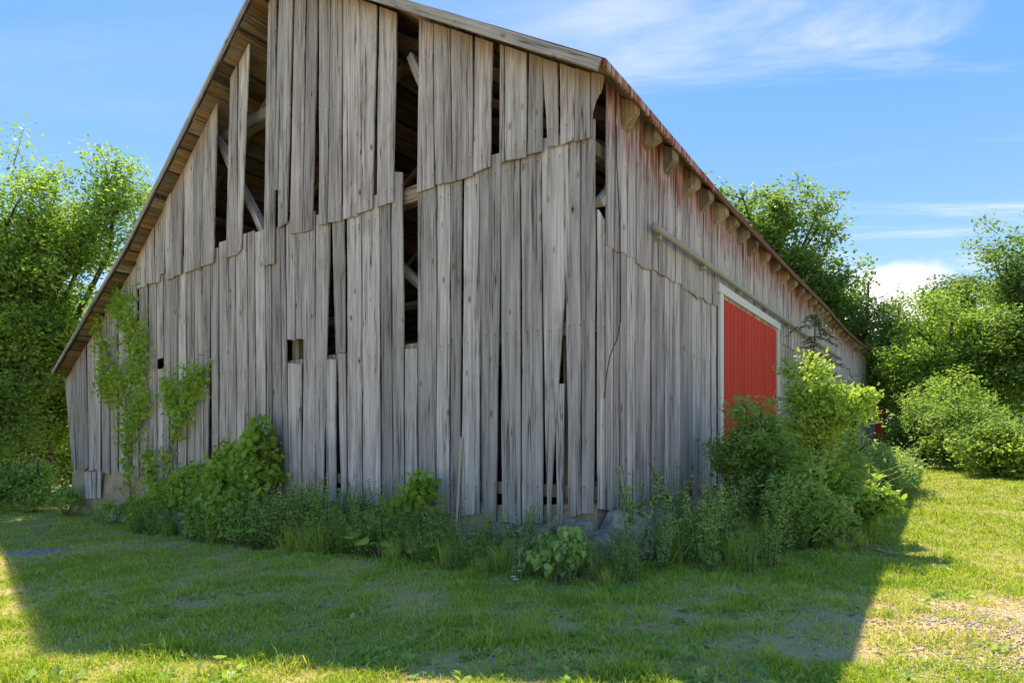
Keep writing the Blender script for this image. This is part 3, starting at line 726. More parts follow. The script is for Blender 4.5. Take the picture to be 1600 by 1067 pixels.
mb.tube([bl(-.15, 1.33, rz), bl(-.15, 5, rz - .01), bl(-.15, 9, rz - .02), bl(-.15, 13, rz), bl(-.15, 17.5, rz)], [.045] * 5, 8)
mb.build('door_rail', M['metal'], barn, smooth=True)['label'] = 'grey round pipe rail above the red door'
for s in (1.6, 3.4, 5.4, 7.4, 9.4, 11.5, 14):
    mb = MB(); mb.box(bl(-.098, s, rz - .02), (.09, .07, .17)); mb.build('rail_bracket', M['metal'], barn)
# black cable down the side wall
cp = [(963, 196), (964, 260), (968, 340), (969, 400), (970, 450), (970, 500), (964, 530), (953, 556), (948, 585), (944, 622)]
mb = MB(); pts = []
for x, y in cp:
    s_, z_ = sp(x, y, -.085); pts.append(bl(-.085, s_, z_))
pts = [pts[0].lerp(pts[0], 0)] + [pts[i] for i in range(1, len(pts))]
mb.tube(pts, [.007] * len(pts), 5); mb.build('cable', M['cable'], barn, smooth=True)['label'] = 'thin black cable hanging down the side wall'
# red entry and its door at the far end of the side wall
en = empty('side_entry', bl(0, 21.4, 0)); en.parent = None
en.location = ts(0, 20.2, 0); en.rotation_euler = (0, 0, BROT)
tag(en, 'small red and white entry at the far end of the side wall', 'entry')
mb = MB(); mb.box((.55, .2, 1.55), (.9, .08, 2.3)); mb.build('front_panel', M['red'], en)
mb = MB(); mb.box((1.02, .24, 1.5), (.14, .14, 2.2)); mb.build('corner_post', M['red'], en)
mb = MB(); mb.box((.40, .12, 1.4), (.10, .07, 2.0)); mb.build('post', M['white'], en)
mb = MB(); mb.box((.7, .10, 1.3), (.45, .05, 1.7)); mb.build('door', M['slab'], en)
mb = MB(); mb.add([(.02, 0, 3.0), (1.3, 0, 2.6), (1.3, 3, 2.6), (.02, 3, 3.0), (.02, 0, 2.94), (1.3, 0, 2.54), (1.3, 3, 2.54), (.02, 3, 2.94)], [(0, 1, 2, 3), (7, 6, 5, 4), (0, 4, 5, 1), (1, 5, 6, 2), (2, 6, 7, 3), (3, 7, 4, 0)]); mb.build('roof', M['redfascia'], en)
mb = MB(); mb.box((1.0, 1.6, 1.5), (.08, 2.6, 2.2)); mb.build('side_panel', M['red'], en)

# --- foundation
fd = MB()
def strip(mb, pa_, n, z_top, z_bot, axis, off):
    rows = 5; b = len(mb.v)
    for i in range(n + 1):
        a = pa_[0] + (pa_[1] - pa_[0]) * i / n
        for j in range(rows):
            zt = z_top(a); zb = z_bot(a); z = zb + (zt - zb) * j / (rows - 1)
            o_ = off + .04 * mnoise.noise(Vector((a * 2.2, z * 3, 1.7))) + (.10 * (1 - j / (rows - 1)))
            mb.v.append(tuple(bl(a, -o_, z) if axis == 'g' else bl(-o_, a, z)))
    for i in range(n):
        for j in range(rows - 1):
            a = b + i * rows + j; mb.f.append((a, a + 1, a + rows + 1, a + rows))
strip(fd, (0, 17.0), 70, lambda t: np.interp(t, [0, 1.5, 15, 17], [.62, .52, .64, .66]), lambda t: gz(*ts(t, -.1).xy) - .25, 'g', -.04)
strip(fd, (0, 25.8), 80, lambda s: .66, lambda s: gz(*ts(-.1, s).xy) - .25, 's', -.04)
fd.build('foundation', M['render'], barn, smooth=True)
for i, (xa, xb) in enumerate(((142, 151), (151.8, 157), (157.8, 163))):
    b1, b2 = gp(xa, 778), gp(xb, 778); t1_, t2_ = gp(xa, 737), gp(xb, 737)
    board(gable, 'g', [b1, b2, t2_, t1_], .02, .13 - .02 * i, M['wood'], nseg=3, name='hatch_board')
def rock(name, parent, c, d, mat, seedn, n=8):
    mb = MB(); mb.v.append((0, 0, -d[2] / 2))
    for i in range(1, 5):
        th = math.pi * i / 5
        for k in range(n):
            ph = 2 * math.pi * k / n; p = Vector((math.sin(th) * math.cos(ph), math.sin(th) * math.sin(ph), -math.cos(th)))
            r = 1 + .34 * mnoise.noise(p * 1.3 + Vector((seedn, 0, 0))) + .12 * mnoise.noise(p * 4 + Vector((0, seedn, 0)))
            m_ = max(abs(p.x), abs(p.y), abs(p.z)); p = p / (m_ ** .45)
            mb.v.append((p.x * r * d[0] / 2, p.y * r * d[1] / 2, p.z * r * d[2] / 2))
    mb.v.append((0, 0, d[2] / 2)); e = len(mb.v) - 1
    for k in range(n):
        mb.f.append((0, 1 + (k + 1) % n, 1 + k)); mb.f.append((e, 1 + 3 * n + k, 1 + 3 * n + (k + 1) % n))
        for i in range(3): mb.f.append((1 + i * n + k, 1 + i * n + (k + 1) % n, 1 + (i + 1) * n + (k + 1) % n, 1 + (i + 1) * n + k))
    return mb.build(name, mat, parent, c)
# rough stones of the base that show between the weeds
stn = [(-.22, .20, .28, .55, .45, .60), (-.24, .65, .26, .5, .5, .55), (-.24, 1.15, .26, .45, .5, .5), (.15, -.16, .22, .5, .4, .45), (.75, -.14, .18, .5, .35, .36), (1.3, -.12, .14, .45, .3, .32),
       (-.38, .35, .06, .4, .4, .3), (-.12, -.14, .12, .4, .35, .45), (9.5, -.30, -.30, .5, .4, .42), (10.1, -.32, -.28, .4, .36, .36), (10.6, -.26, -.34, .45, .4, .4), (8.9, -.28, -.26, .4, .4, .34)]
for i, (t, s, z, a, b, c) in enumerate(stn):
    p = ts(t, s); rock('foundation_stone', barn, bl(t, s, z), (a, b, c), M['stone'], i * 3.7 + 1)

# ------------------------------------------------------------------ wooden stake leaning by the wall
A = ts(*((lambda q: (q[0], -.42))(gp(716, 820))), 0); 
t_s = gp(714, 825, .5)[0]; base = ts(t_s, -.5); base.z = gz(base.x, base.y) - .05
tt_, zt_ = gp(722, 683, .3); top = ts(tt_, -.3, zt_)
mb = MB(); mb.tube([(0, 0, 0), (0.004, 0.003, (top - base).length * .5), (0, 0, (top - base).length)], [.036, .034, .031], 8)
mb.attr = {'ft': [9.] * len(mb.v), 'paint': [0.] * len(mb.v), 'warm': [0.] * len(mb.v)}
stake = mb.build('wooden_stake', M['stake'], None, base); stake.rotation_mode = 'QUATERNION'; stake.rotation_quaternion = (top - base).to_track_quat('Z', 'Y')
tag(stake, 'round wooden stake leaning upright against the gable boards', 'stake')

# ------------------------------------------------------------------ trees and shrubs
def tree(name, label, cat, x, y, trunk_pts, trunk_r, lobes, n_limb, n_sub, n_twig, n_leaf, lsize, mat, seedn, group=None, spread=.30, up=.55, subr=.55, aspect=.55, bark=None, six=False, shoots=0, fr=(.25, .95)):
    """lobes: (dx,dy,z,rx,ry,rz) relative to the foot. Limbs run from the trunk into the lobes, subs and twigs carry leaf sprays."""
    rs = np.random.RandomState(seedn); rnd = random.Random(seedn)
    zb = gz(x, y); root = empty(name, (x, y, zb)); tag(root, label, cat, group)
    mb = MB(); tp = [Vector(p) for p in trunk_pts]; m_ = len(tp)
    rr = [trunk_r * (1 - .72 * i / (m_ - 1)) for i in range(m_)]; mb.tube(tp, rr, 8)
    vol = np.array([l[3] * l[4] * l[5] for l in lobes]) ** .75; vol = vol / vol.sum()
    C_ = []; ph = []
    def trunk_at(k):
        f = k * (m_ - 1); i = min(int(f), m_ - 2); return tp[i].lerp(tp[i + 1], f - i), rr[i]
    for li in range(n_limb):
        lb = lobes[rs.choice(len(lobes), p=vol)]
        d = rs.normal(size=3); d /= np.linalg.norm(d); r_ = rs.uniform(.35, 1) ** .6 * .78
        e = Vector((lb[0] + d[0] * lb[3] * r_, lb[1] + d[1] * lb[4] * r_, lb[2] + d[2] * lb[5] * r_))
        k = rnd.uniform(*fr); a, ra = trunk_at(k)
        for _ in range(4):
            if a.z > e.z - .1 * abs(e.z): k *= .8; a, ra = trunk_at(k)
        mid = a.lerp(e, .5) + Vector((0, 0, .10 * (e - a).length)) + Vector(rs.normal(size=3)) * .05 * (e - a).length
        path = [a, a.lerp(mid, .55) , mid, mid.lerp(e, .6), e]; r0 = max(.012, min(ra * .55, .03 * (e - a).length))
        mb.tube(path, [r0, r0 * .8, r0 * .6, r0 * .4, r0 * .22], 5)
        tone = rs.uniform(-.2, .2)
        for w in range(3): C_.append(e + Vector(rs.normal(size=3)) * spread * .7); ph.append(tone)
        for si in range(n_sub):
            q = rnd.uniform(.3, 1.0); f = q * 4; i = min(int(f), 3); p0 = path[i].lerp(path[i + 1], f - i)
            stone = rs.normal() * .12
            d = rs.normal(size=3); d[2] = d[2] * .7 + .25; d /= np.linalg.norm(d)
            rl = subr * (lb[3] + lb[4] + lb[5]) / 3 * rs.uniform(.35, 1.0)
            p1 = p0 + Vector(d) * rl
            v = Vector(((p1.x - lb[0]) / lb[3], (p1.y - lb[1]) / lb[4], (p1.z - lb[2]) / lb[5]))
            if v.length > 1.06: p1 = p0.lerp(p1, .45)
            mb.tube([p0, p0.lerp(p1, .5) + Vector((0, 0, .06 * rl)), p1], [r0 * .3, r0 * .2, .004], 4)
            for w in range(n_twig):
                q_ = Vector(rs.normal(size=3)) * spread * .85; q_.z *= .55
                c = p0.lerp(p1, rnd.uniform(.55, 1.08)) + q_
                C_.append(c); ph.append(tone + stone + rs.normal() * .06)
    for si in range(shoots):                     # longer leaf sprays that break the outline
        lb = lobes[rs.choice(len(lobes), p=vol)]; d = rs.normal(size=3); d[2] = abs(d[2]) * .8 + .15; d /= np.linalg.norm(d)
        p0 = Vector((lb[0] + d[0] * lb[3] * .75, lb[1] + d[1] * lb[4] * .75, lb[2] + d[2] * lb[5] * .75))
        p1 = p0 + Vector((d[0], d[1], d[2] * .8 + .35)).normalized() * rs.uniform(.35, .8) * (lb[3] + lb[5]) * .30
        mb.tube([p0, p1], [.014, .004], 4)
        for w in range(5): C_.append(p0.lerp(p1, (w + .6) / 5)); ph.append(rs.normal() * .08 + .05)
    mb.build('trunk', bark or M['bark'], root, smooth=True)
    C_ = np.array([tuple(c) for c in C_]); ph = np.array(ph); n = len(C_) * n_leaf
    P = np.repeat(C_, n_leaf, 0) + rs.normal(size=(n, 3)) * np.array([spread, spread, spread * .62])
    var = np.clip(np.repeat(ph, n_leaf) + .5 + rs.normal(size=n) * .17, 0, 1)
    me = leaf_mesh('crown', P, lsize * rs.uniform(.5, 1.35, n), var, up=up, aspect=aspect, rs=rs, six=six)
    link('crown', me, mat, root); return root
def at(px, D): return (px - 800) / FPX * D, D
def zat(py, D): return CAMH + (HY - py) * D / FPX

# the big bright box elder left of the barn, and its companions
x, y = at(40, 19.5)
tree('boxelder_tree', 'tall bright yellow-green tree rising left of the barn roof', 'tree', x, y, [(0, 0, -.3), (.1, 0, 1.6), (-.5, .2, 3.4), (-.7, .3, 5.5), (.2, .3, 8.6)], .26,
     [(-1.0, 0, 9.0, 2.6, 2.4, 2.8), (1.6, .3, 8.4, 2.0, 2.0, 2.7), (2.9, .5, 10.1, 1.05, 1.2, 1.8), (3.1, .8, 6.6, 1.7, 1.5, 2.0), (-2.6, .5, 5.6, 2.2, 2.0, 2.2), (1.6, .2, 5.0, 1.9, 1.7, 1.7), (-.4, -.4, 5.6, 2.0, 1.6, 1.8)],
     58, 9, 5, 26, .135, M['leafL'], 21, spread=.27, shoots=60, fr=(.3, .95))
x, y = at(-70, 18.5)
tree('boxelder_tree', 'dark leaning tree at the left edge beside the barn', 'tree', x, y, [(0, 0, -.3), (.5, 0, 1.3), (.9, .1, 2.6), (1.6, .2, 4.2)], .20,
     [(.8, 0, 3.6, 2.2, 1.8, 1.4), (-.8, 0, 6.2, 2.2, 2.0, 2.4), (1.9, -.3, 2.4, 1.3, 1.2, .9)], 32, 8, 6, 20, .13, M['leafB'], 22)
x, y = at(70, 21.5)
tree('boxelder_tree', 'slim forked tree tucked behind the barn lean-to corner', 'tree', x, y, [(0, 0, -.3), (.2, 0, 2), (.0, 0, 4), (.3, 0, 6)], .15,
     [(.5, 0, 3.4, 1.8, 1.6, 1.6), (-1.4, .4, 2.2, 1.6, 1.4, 1.2), (.8, .2, 6.2, 2.0, 1.8, 1.8)], 32, 8, 6, 20, .13, M['leafB'], 23)
x, y = at(55, 17.2)
tree('hedge_shrub', 'low dark leafy shrub in the shade left of the barn corner', 'shrub', x, y, [(0, 0, -.1), (0, 0, .6), (.1, 0, 1.5)], .06,
     [(-1.6, 0, .6, 1.1, .7, .5), (-.4, .2, .9, .7, .5, .7), (.35, -.1, .45, .5, .4, .4)], 20, 6, 4, 16, .10, M['leafW'], 24, spread=.16, shoots=18)
x, y = at(-10, 23.5)
tree('hedge_shrub', 'dense shrub closing the gap behind the left trees', 'shrub', x, y, [(0, 0, -.1), (0, 0, 1), (.1, 0, 2)], .08,
     [(-2, 0, 1.6, 2.4, 1.2, 1.7), (1.2, 0, 1.6, 2.2, 1.2, 1.7), (3.4, 0, 1.4, 1.6, 1.0, 1.6)], 46, 8, 5, 19, .14, M['leafB'], 25, spread=.25)

# trees behind and right of the barn
x, y = at(1215, 33)
tree('ash_tree', 'tall airy tree rising behind the barn eave', 'tree', x, y, [(0, 0, -.3), (0, 0, 5), (-.4, 0, 9), (-.9, 0, 14)], .38,
     [(-2.7, 0, 13.2, 2.8, 2.6, 3.1), (.6, 0, 13.0, 2.5, 2.6, 3.0), (2.4, 0, 10.4, 2.4, 2.6, 2.6), (-.8, 0, 10.0, 3.4, 2.6, 2.8), (4.0, 0, 8.2, 1.7, 1.9, 2.3), (1.6, 0, 7.4, 3.0, 2.4, 2.2)],
     62, 8, 5, 20, .22, M['leafB'], 31, spread=.30, shoots=26)
x, y = at(1345, 31)
tree('ash_tree', 'thin bare-topped tree between the tall airy tree and the maple', 'tree', x, y, [(0, 0, -.3), (.1, 0, 4), (.3, 0, 7.5), (.4, 0, 9.4)], .18,
     [(.3, 0, 7.0, 1.3, 1.4, 1.9), (-.6, 0, 5.0, 1.6, 1.4, 1.7), (.8, 0, 4.0, 1.6, 1.4, 1.6)], 14, 7, 5, 13, .19, M['leafB'], 32, spread=.25, shoots=8)
x, y = at(1484, 25.5)
tree('maple_tree', 'rounded sunlit maple right of the barn end', 'tree', x, y, [(0, 0, -.3), (-.3, 0, 2), (-.2, 0, 4), (.1, 0, 6)], .22,
     [(-.9, 0, 5.7, 1.3, 1.4, 1.6), (.5, .2, 5.0, 1.3, 1.4, 1.3), (-1.7, -.2, 3.9, 1.3, 1.4, 1.7), (1.7, 0, 5.2, 1.5, 1.5, 1.7), (.2, -.4, 3.1, 2.5, 1.6, 1.4), (-.9, -.6, 2.0, 1.9, 1.2, 1.2), (1.6, -.4, 2.4, 1.6, 1.2, 1.2)],
     46, 8, 6, 21, .15, M['leafL'], 33, spread=.26, shoots=44)
x, y = at(1502, 34)
tree('pine_tree', 'dark spreading tree behind the sunlit maple', 'tree', x, y, [(0, 0, -.3), (0, 0, 4), (.2, 0, 7), (.2, 0, 10.3)], .28,
     [(0, 0, 9.2, 2.4, 1.8, 1.2), (-1.4, 0, 7.9, 2.0, 1.6, 1.0), (1.6, 0, 7.2, 2.2, 1.6, 1.2), (0, 0, 5.0, 2.8, 1.8, 1.6)], 26, 8, 5, 17, .20, M['leafD'], 34, spread=.28)
x, y = at(1640, 24.0)
tree('maple_tree', 'large dark-green tree at the right edge of the lawn', 'tree', x, y, [(0, 0, -.3), (-.1, 0, 2.5), (-.3, 0, 5), (0, 0, 8)], .30,
     [(-.6, 0, 8.4, 2.0, 2.2, 2.0), (-1.9, 0, 6.2, 1.9, 2.0, 1.9), (1.2, 0, 6.6, 2.6, 2.2, 2.4), (-1.5, -.3, 4.1, 2.1, 1.8, 1.5), (1.6, 0, 3.6, 2.4, 2.0, 1.7)],
     46, 8, 6, 21, .16, M['leafB'], 35, spread=.28, shoots=12)
x, y = at(1402, 29)
tree('maple_tree', 'mid-green tree filling the gap behind the barn end', 'tree', x, y, [(0, 0, -.3), (.1, 0, 2.5), (0, 0, 5), (.1, 0, 7.6)], .2,
     [(-.3, 0, 6.6, 1.6, 1.5, 1.7), (.9, 0, 5.4, 1.9, 1.6, 1.7), (-1.2, 0, 4.3, 1.6, 1.5, 1.5), (.3, 0, 3.2, 2.2, 1.6, 1.4)], 34, 8, 5, 20, .17, M['leafB'], 36, spread=.27, shoots=12)
x, y = at(1556, 27.5)
tree('maple_tree', 'sunlit tree between the rounded maple and the right-edge tree', 'tree', x, y, [(0, 0, -.3), (-.1, 0, 2.5), (0, 0, 5), (.1, 0, 7.5)], .2,
     [(-.4, 0, 7.0, 1.9, 1.6, 1.7), (-1.3, 0, 5.2, 1.8, 1.5, 1.5), (1.0, 0, 5.6, 1.8, 1.6, 1.7), (0, 0, 3.9, 2.4, 1.6, 1.3)], 36, 8, 5, 20, .165, M['leafB'], 37, spread=.27, shoots=14)
shr = [(1425, 24.5, 1.0, 2.4, 'leafB', 'tall shrub just right of the red entry'), (1445, 20.5, 1.2, 1.9, 'leafB', 'low shrub under the rounded maple at the lawn edge'),
       (1500, 18.8, 1.3, 2.0, 'leafB', 'bushy shrub at the lawn edge right of the maple'), (1560, 16.6, 1.25, 1.2, 'leafB', 'sunlit shrub in front of the brown roof'),
       (1625, 15.6, 1.1, 1.0, 'leafS', 'pale shrub at the right end of the lawn edge'), (1478, 22.0, 1.6, 2.9, 'leafL', 'tall bright shrub behind the lawn-edge bushes')]
for i, (px, D, rw, hh, mt, lab) in enumerate(shr):
    x, y = at(px, D)
    tree('lawn_edge_shrub', lab, 'shrub', x, y, [(0, 0, -.1), (.05, 0, hh * .4), (0, .05, hh)], .05,
         [(-.3 * rw, 0, hh * .55, rw * .8, rw * .6, hh * .55), (.35 * rw, 0, hh * .5, rw * .75, rw * .6, hh * .5), (0, -.3, hh * .8, rw * .6, rw * .5, hh * .45)], 16, 7, 5, 16, .115, M[mt], 60 + i, group='shrubs along the lawn edge', spread=.17, shoots=26, fr=(.05, .8))
# far-off wood that closes the horizon
def far_wood():
    rs = np.random.RandomState(5); P = []; var = []; sz = []
    for k in range(95):
        a = math.radians(rs.uniform(-62, 62)); R = rs.uniform(52, 95); x = R * math.sin(a); y = R * math.cos(a); h = rs.uniform(3.5, 7.5); w = rs.uniform(3.5, 6.5)
        n = 620; d = unit(rs.normal(size=(n, 3))); r_ = rs.uniform(.55, 1.0, (n, 1)); q = d * r_ * np.array([w, w, h * .5]) + np.array([x, y, h * .5 - .2])
        q[:, 2] += rs.normal(size=n) * .3
        P.append(q); var.append(np.clip(.45 + rs.normal() * .15 + rs.normal(size=n) * .2, 0, 1)); sz.append(np.full(n, 1.0))
    P = np.concatenate(P); o = link('far_wood', leaf_mesh('far_wood', P, np.concatenate(sz) * .85, np.concatenate(var), up=.4, aspect=.7, rs=rs), M['leafB'])
    tag(o, 'distant green wood closing the horizon behind the trees', 'wood', kind='stuff')
far_wood()
# the brown roof glimpsed beyond the shrubs on the right
x, y = at(1585, 34); hz_ = zat(684, 34)
fb = tag(empty('shed', (x, y, gz(x, y)), -.12), 'far shed with a reddish-brown roof behind the lawn-edge shrubs', 'shed')
z0 = gz(x, y); e_ = hz_ - z0; r_ = zat(655, 37) - z0
mb = MB(); mb.box((0, 3, e_ / 2 - .02), (7, 6, e_)); mb.build('wall', M['farwall'], fb)
mb = MB(); mb.add([(-3.9, -.4, e_ - .05), (3.9, -.4, e_ - .05), (3.9, 3, r_), (-3.9, 3, r_), (3.9, 6.4, e_ - .05), (-3.9, 6.4, e_ - .05), (-3.9, -.4, e_ - .17), (3.9, -.4, e_ - .17), (3.9, 6.4, e_ - .17), (-3.9, 6.4, e_ - .17)],
                  [(0, 1, 2, 3), (3, 2, 4, 5), (6, 7, 1, 0), (5, 4, 8, 9), (9, 8, 7, 6), (0, 3, 5, 9, 6), (7, 8, 4, 2, 1)]); mb.build('roof', M['farroof'], fb)

# ------------------------------------------------------------------ saplings and shrubs by the red door
def tsp(t, s): p = ts(t, s); return p.x, p.y
x, y = tsp(-2.0, 2.5)
tree('maple_sapling', 'bright sunlit sapling standing clear of the barn shadow by the door', 'sapling', x, y, [(0, 0, -.1), (-.05, 0, .8), (-.1, 0, 1.5), (-.28, .03, 2.4)], .025,
     [(-.30, -.05, 2.2, .30, .34, .32), (-.05, .1, 1.85, .40, .4, .28), (.28, .05, 1.85, .34, .36, .28), (.50, .1, 1.6, .28, .3, .22), (.05, 0, 1.5, .55, .4, .22)], 22, 6, 4, 10, .07, M['leafS'], 41, spread=.075, shoots=34, up=.4, six=True, aspect=.42)
x, y = tsp(-1.0, 3.35)
tree('elder_shrub', 'dark green elder bush growing in front of the red door', 'shrub', x, y, [(0, 0, -.1), (-.05, 0, .7), (.05, 0, 1.6), (0, 0, 2.0)], .035,
     [(-.05, 0, 1.65, .50, .45, .42), (-.25, 0, 1.2, .55, .5, .4), (.35, .1, 1.05, .6, .5, .45), (0, -.15, .7, .7, .5, .4)], 26, 7, 4, 14, .092, M['leafW'], 42, spread=.10, aspect=.36, shoots=16, six=True)
x, y = tsp(-1.7, 3.2)
tree('elder_shrub', 'broad low bush spreading between the elder and the lawn', 'shrub', x, y, [(0, 0, -.1), (0, 0, .4), (.05, 0, .9)], .03,
     [(-.2, 0, .62, .6, .5, .42), (.5, .2, .6, .6, .5, .40), (.1, -.1, .9, .45, .4, .32)], 24, 7, 4, 14, .085, M['leafV'], 43, spread=.10, aspect=.42, shoots=12, six=True)
x, y = tsp(-1.4, 6.0)
tree('elder_shrub', 'shaded bush behind the bright sapling against the side wall', 'shrub', x, y, [(0, 0, -.1), (0, 0, .6), (.05, 0, 1.5)], .035,
     [(-.2, 0, 1.1, .6, .6, .6), (.5, .3, .9, .7, .7, .55), (0, .6, 1.5, .5, .5, .5)], 22, 7, 4, 14, .088, M['leafW'], 44, spread=.12, aspect=.40, shoots=12)
x, y = tsp(-2.2, 9.0)
tree('elder_shrub', 'low leafy bush in the shade in front of the red entry', 'shrub', x, y, [(0, 0, -.1), (0, 0, .4), (.05, 0, .9)], .03,
     [(-.3, 0, .55, .8, .7, .5), (.6, 1.2, .55, .8, .9, .5)], 22, 6, 4, 14, .09, M['leafW'], 45, spread=.14, aspect=.42)
x, y = tsp(-1.95, 2.0)
tree('elder_shrub', 'dark leafy bush hiding the stem of the bright sapling', 'shrub', x, y, [(0, 0, -.1), (0, 0, .4), (.05, 0, 1.0)], .03,
     [(-.25, 0, .55, .32, .3, .38), (.22, .15, .45, .30, .28, .32), (-.05, .1, .95, .2, .2, .28)], 14, 5, 4, 12, .08, M['leafW'], 48, spread=.09, aspect=.36, shoots=14, six=True)
x, y = tsp(-2.5, 2.9)
tree('maple_sapling', 'small sunlit leafy shoot at the edge of the barn shadow', 'sapling', x, y, [(-.3, 0, -.1), (-.1, 0, .35), (.1, 0, .65)], .014,
     [(.0, 0, .62, .28, .25, .18), (.25, .1, .48, .25, .22, .2)], 8, 4, 3, 8, .095, M['leafS'], 46, spread=.06, six=True, shoots=3)
# dark ferny young tree against the wall, right of the red door
def fern_tree():
    rs = np.random.RandomState(47); x, y = tsp(-.75, 9.3); root = empty('young_tree', (x, y, gz(x, y)))
    tag(root, 'slender dark young tree with drooping fronds beside the door rail', 'sapling')
    mb = MB(); top = 4.4 - gz(x, y); mb.tube([(0, 0, -.1), (.05, 0, 1.5), (-.05, .03, 3), (.02, 0, top)], [.035, .028, .018, .006], 6)
    P = []; A = []
    for k in range(30):
        z = 1.7 + (top - 1.75) * rs.rand() ** .8; a = rs.uniform(0, 6.28); ln = rs.uniform(.45, 1.0) * (1.15 - .5 * (z - 1.7) / (top - 1.7)); lift = rs.uniform(.15, .55)
        d = Vector((math.cos(a), math.sin(a), 0)); pts = [Vector((0, 0, z)) + d * ln * f + Vector((0, 0, ln * (lift * f - .75 * f * f))) for f in (0, .33, .66, 1)]
        mb.tube(pts, [.007, .006, .004, .002], 4)
        for q in range(30):
            f = (.12 + .88 * q / 29) * 3; i_ = min(int(f), 2); c = pts[i_].lerp(pts[i_ + 1], f - i_); dd = (pts[i_ + 1] - pts[i_]).normalized()
            P.append(tuple(c)); A.append(tuple((Vector((-d.y, d.x, -.35)) * (1 if q % 2 else -1) + dd * .6).normalized()))
    mb.build('trunk', M['bark'], root, smooth=True); n = len(P)
    link('crown', leaf_mesh('crown', np.array(P), .12 * rs.uniform(.6, 1.2, n), np.clip(.5 + rs.normal(size=n) * .2, 0, 1), up=.6, aspect=.30, axis=np.array(A), rs=rs), M['leafC'], root)
fern_tree()

# ------------------------------------------------------------------ vines on the gable
GN = np.array([-SD.x, -SD.y, 0.0])               # outward normal of the gable
def vine(label, paths, n_leaf, spread, lsize, mat, seedn, thick=.06, dens_bottom=1.0):
    rs = np.random.RandomState(seedn); root = None; P = []; mb = MB()
    t0, s0 = paths[0][0][0], -.12; w0 = ts(t0, s0); zb = gz(w0.x, w0.y); root = empty('climbing_vine', (w0.x, w0.y, zb)); org = Vector((w0.x, w0.y, zb))
    tag(root, label, 'vine', 'vines on the gable boards')
    for path in paths:
        pts = [ts(t, -(.09 + .02 * rs.rand()), z) - org for t, z in path]; mb.tube(pts, list(np.linspace(.024, .010, len(pts))), 5)
        seg = len(pts) - 1
        for k in range(n_leaf):
            f = rs.uniform(0, seg); i = min(int(f), seg - 1); c = pts[i].lerp(pts[i + 1], f - i)
            P.append(tuple(c + Vector((GD.x, GD.y, 0)) * rs.normal() * spread + Vector((0, 0, 1)) * (rs.normal() * spread * .9 - .05) + Vector(GN) * abs(rs.normal()) * thick))
    mb.build('stem', M['twig'], root, smooth=True); P = np.array(P); n = len(P)
    nr = np.tile(GN * .8 + np.array([0, 0, .6]), (n, 1)); ax = np.tile(np.array([0, 0, -1.0]) + GN * .4, (n, 1))
    link('leaves', leaf_mesh('leaves', P, lsize * rs.uniform(.55, 1.25, n), np.clip(.5 + rs.normal(size=n) * .22, 0, 1), up=.42, aspect=1.0, nrm=nr, axis=ax, rs=rs, six='lobed'), mat, root)
    return root
def gq(*pts): return [gp(x, y, .1) for x, y in pts]
vine('leafy vine climbing the far-left boards up to the roof edge', [gq((205, 800), (200, 690), (196, 600), (206, 520), (208, 445)), gq((196, 620), (178, 570), (160, 540), (152, 500), (150, 470)), gq((205, 600), (222, 560), (226, 500)), gq((200, 700), (215, 640), (232, 610)), gq((190, 600), (170, 600), (160, 590)), gq((206, 520), (190, 480), (178, 455))],
     400, .25, .10, M['leafV'], 71)
vine('vine climbing in a narrow column right of the far-left vine', [gq((270, 800), (262, 720), (280, 660), (290, 610), (296, 575)), gq((280, 660), (272, 620), (262, 590)), gq((285, 640), (305, 600), (320, 575)), gq((255, 800), (238, 740), (230, 700))],
     300, .22, .10, M['leafV'], 72)
def mound(name, label, t, s, lobes, n, lsize, mat, seedn, cat='shrub', group=None, aspect=.8, up=.45, spread=.07):
    x, y = tsp(t, s); rs = np.random.RandomState(seedn); zb = gz(x, y); root = empty(name, (x, y, zb), BROT); tag(root, label, cat, group)
    C_ = []; mb = MB()
    for (dx, dy, dz, rx, ry, rz) in lobes:
        for k in range(int(n / len(lobes) / 9)):
            d = rs.normal(size=3); d /= np.linalg.norm(d); d[2] = abs(d[2]) * 1.1 - .15; r_ = rs.uniform(.55, 1.05)
            c = np.array([dx + d[0] * rx * r_, dy + d[1] * ry * r_, max(.03, dz + d[2] * rz * r_)]); C_.append(c)
            if k % 5 == 0: mb.tube([(dx * .8, dy * .8, -.05), (dx + d[0] * rx * .5, dy + d[1] * ry * .5, dz * .6), tuple(c)], [.012, .009, .004], 4)
    mb.build('stems', M['twig'], root)
    C_ = np.array(C_); m_ = 9; P = np.repeat(C_, m_, 0) + rs.normal(size=(len(C_) * m_, 3)) * spread
    P[:, 2] = np.maximum(P[:, 2], .02); N_ = len(P)
    nr = np.tile(np.array([0, -.65, .75]), (N_, 1)); ax = np.tile(np.array([0, -.3, -1.0]), (N_, 1))
    link('leaves', leaf_mesh('leaves', P, lsize * rs.uniform(.55, 1.3, N_), np.clip(.5 + np.repeat(rs.normal(size=len(C_)) * .18, m_) + rs.normal(size=N_) * .13, 0, 1), up=.42, aspect=aspect * 1.2, nrm=nr, axis=ax, rs=rs, six='lobed' if aspect > .7 else True), mat, root)
    return root
mound('grapevine_mound', 'tall mound of grapevine heaped against the gable boards', 7.3, -.45, [(.7, .1, 1.25, .5, .35, 1.0), (-.2, .1, 1.05, .75, .4, .75), (-1.3, .05, .75, .9, .4, .6), (.3, -.2, .55, 1.2, .4, .55)], 5200, .105, M['leafV'], 81)
mound('grapevine_mound', 'tangled low vine heap below the narrow climbing vine', 9.9, -.35, [(.3, .1, .8, .6, .3, .6), (-.6, .1, .55, .7, .3, .5), (-1.5, .1, .35, .6, .3, .35)], 2300, .10, M['leafV'], 82)
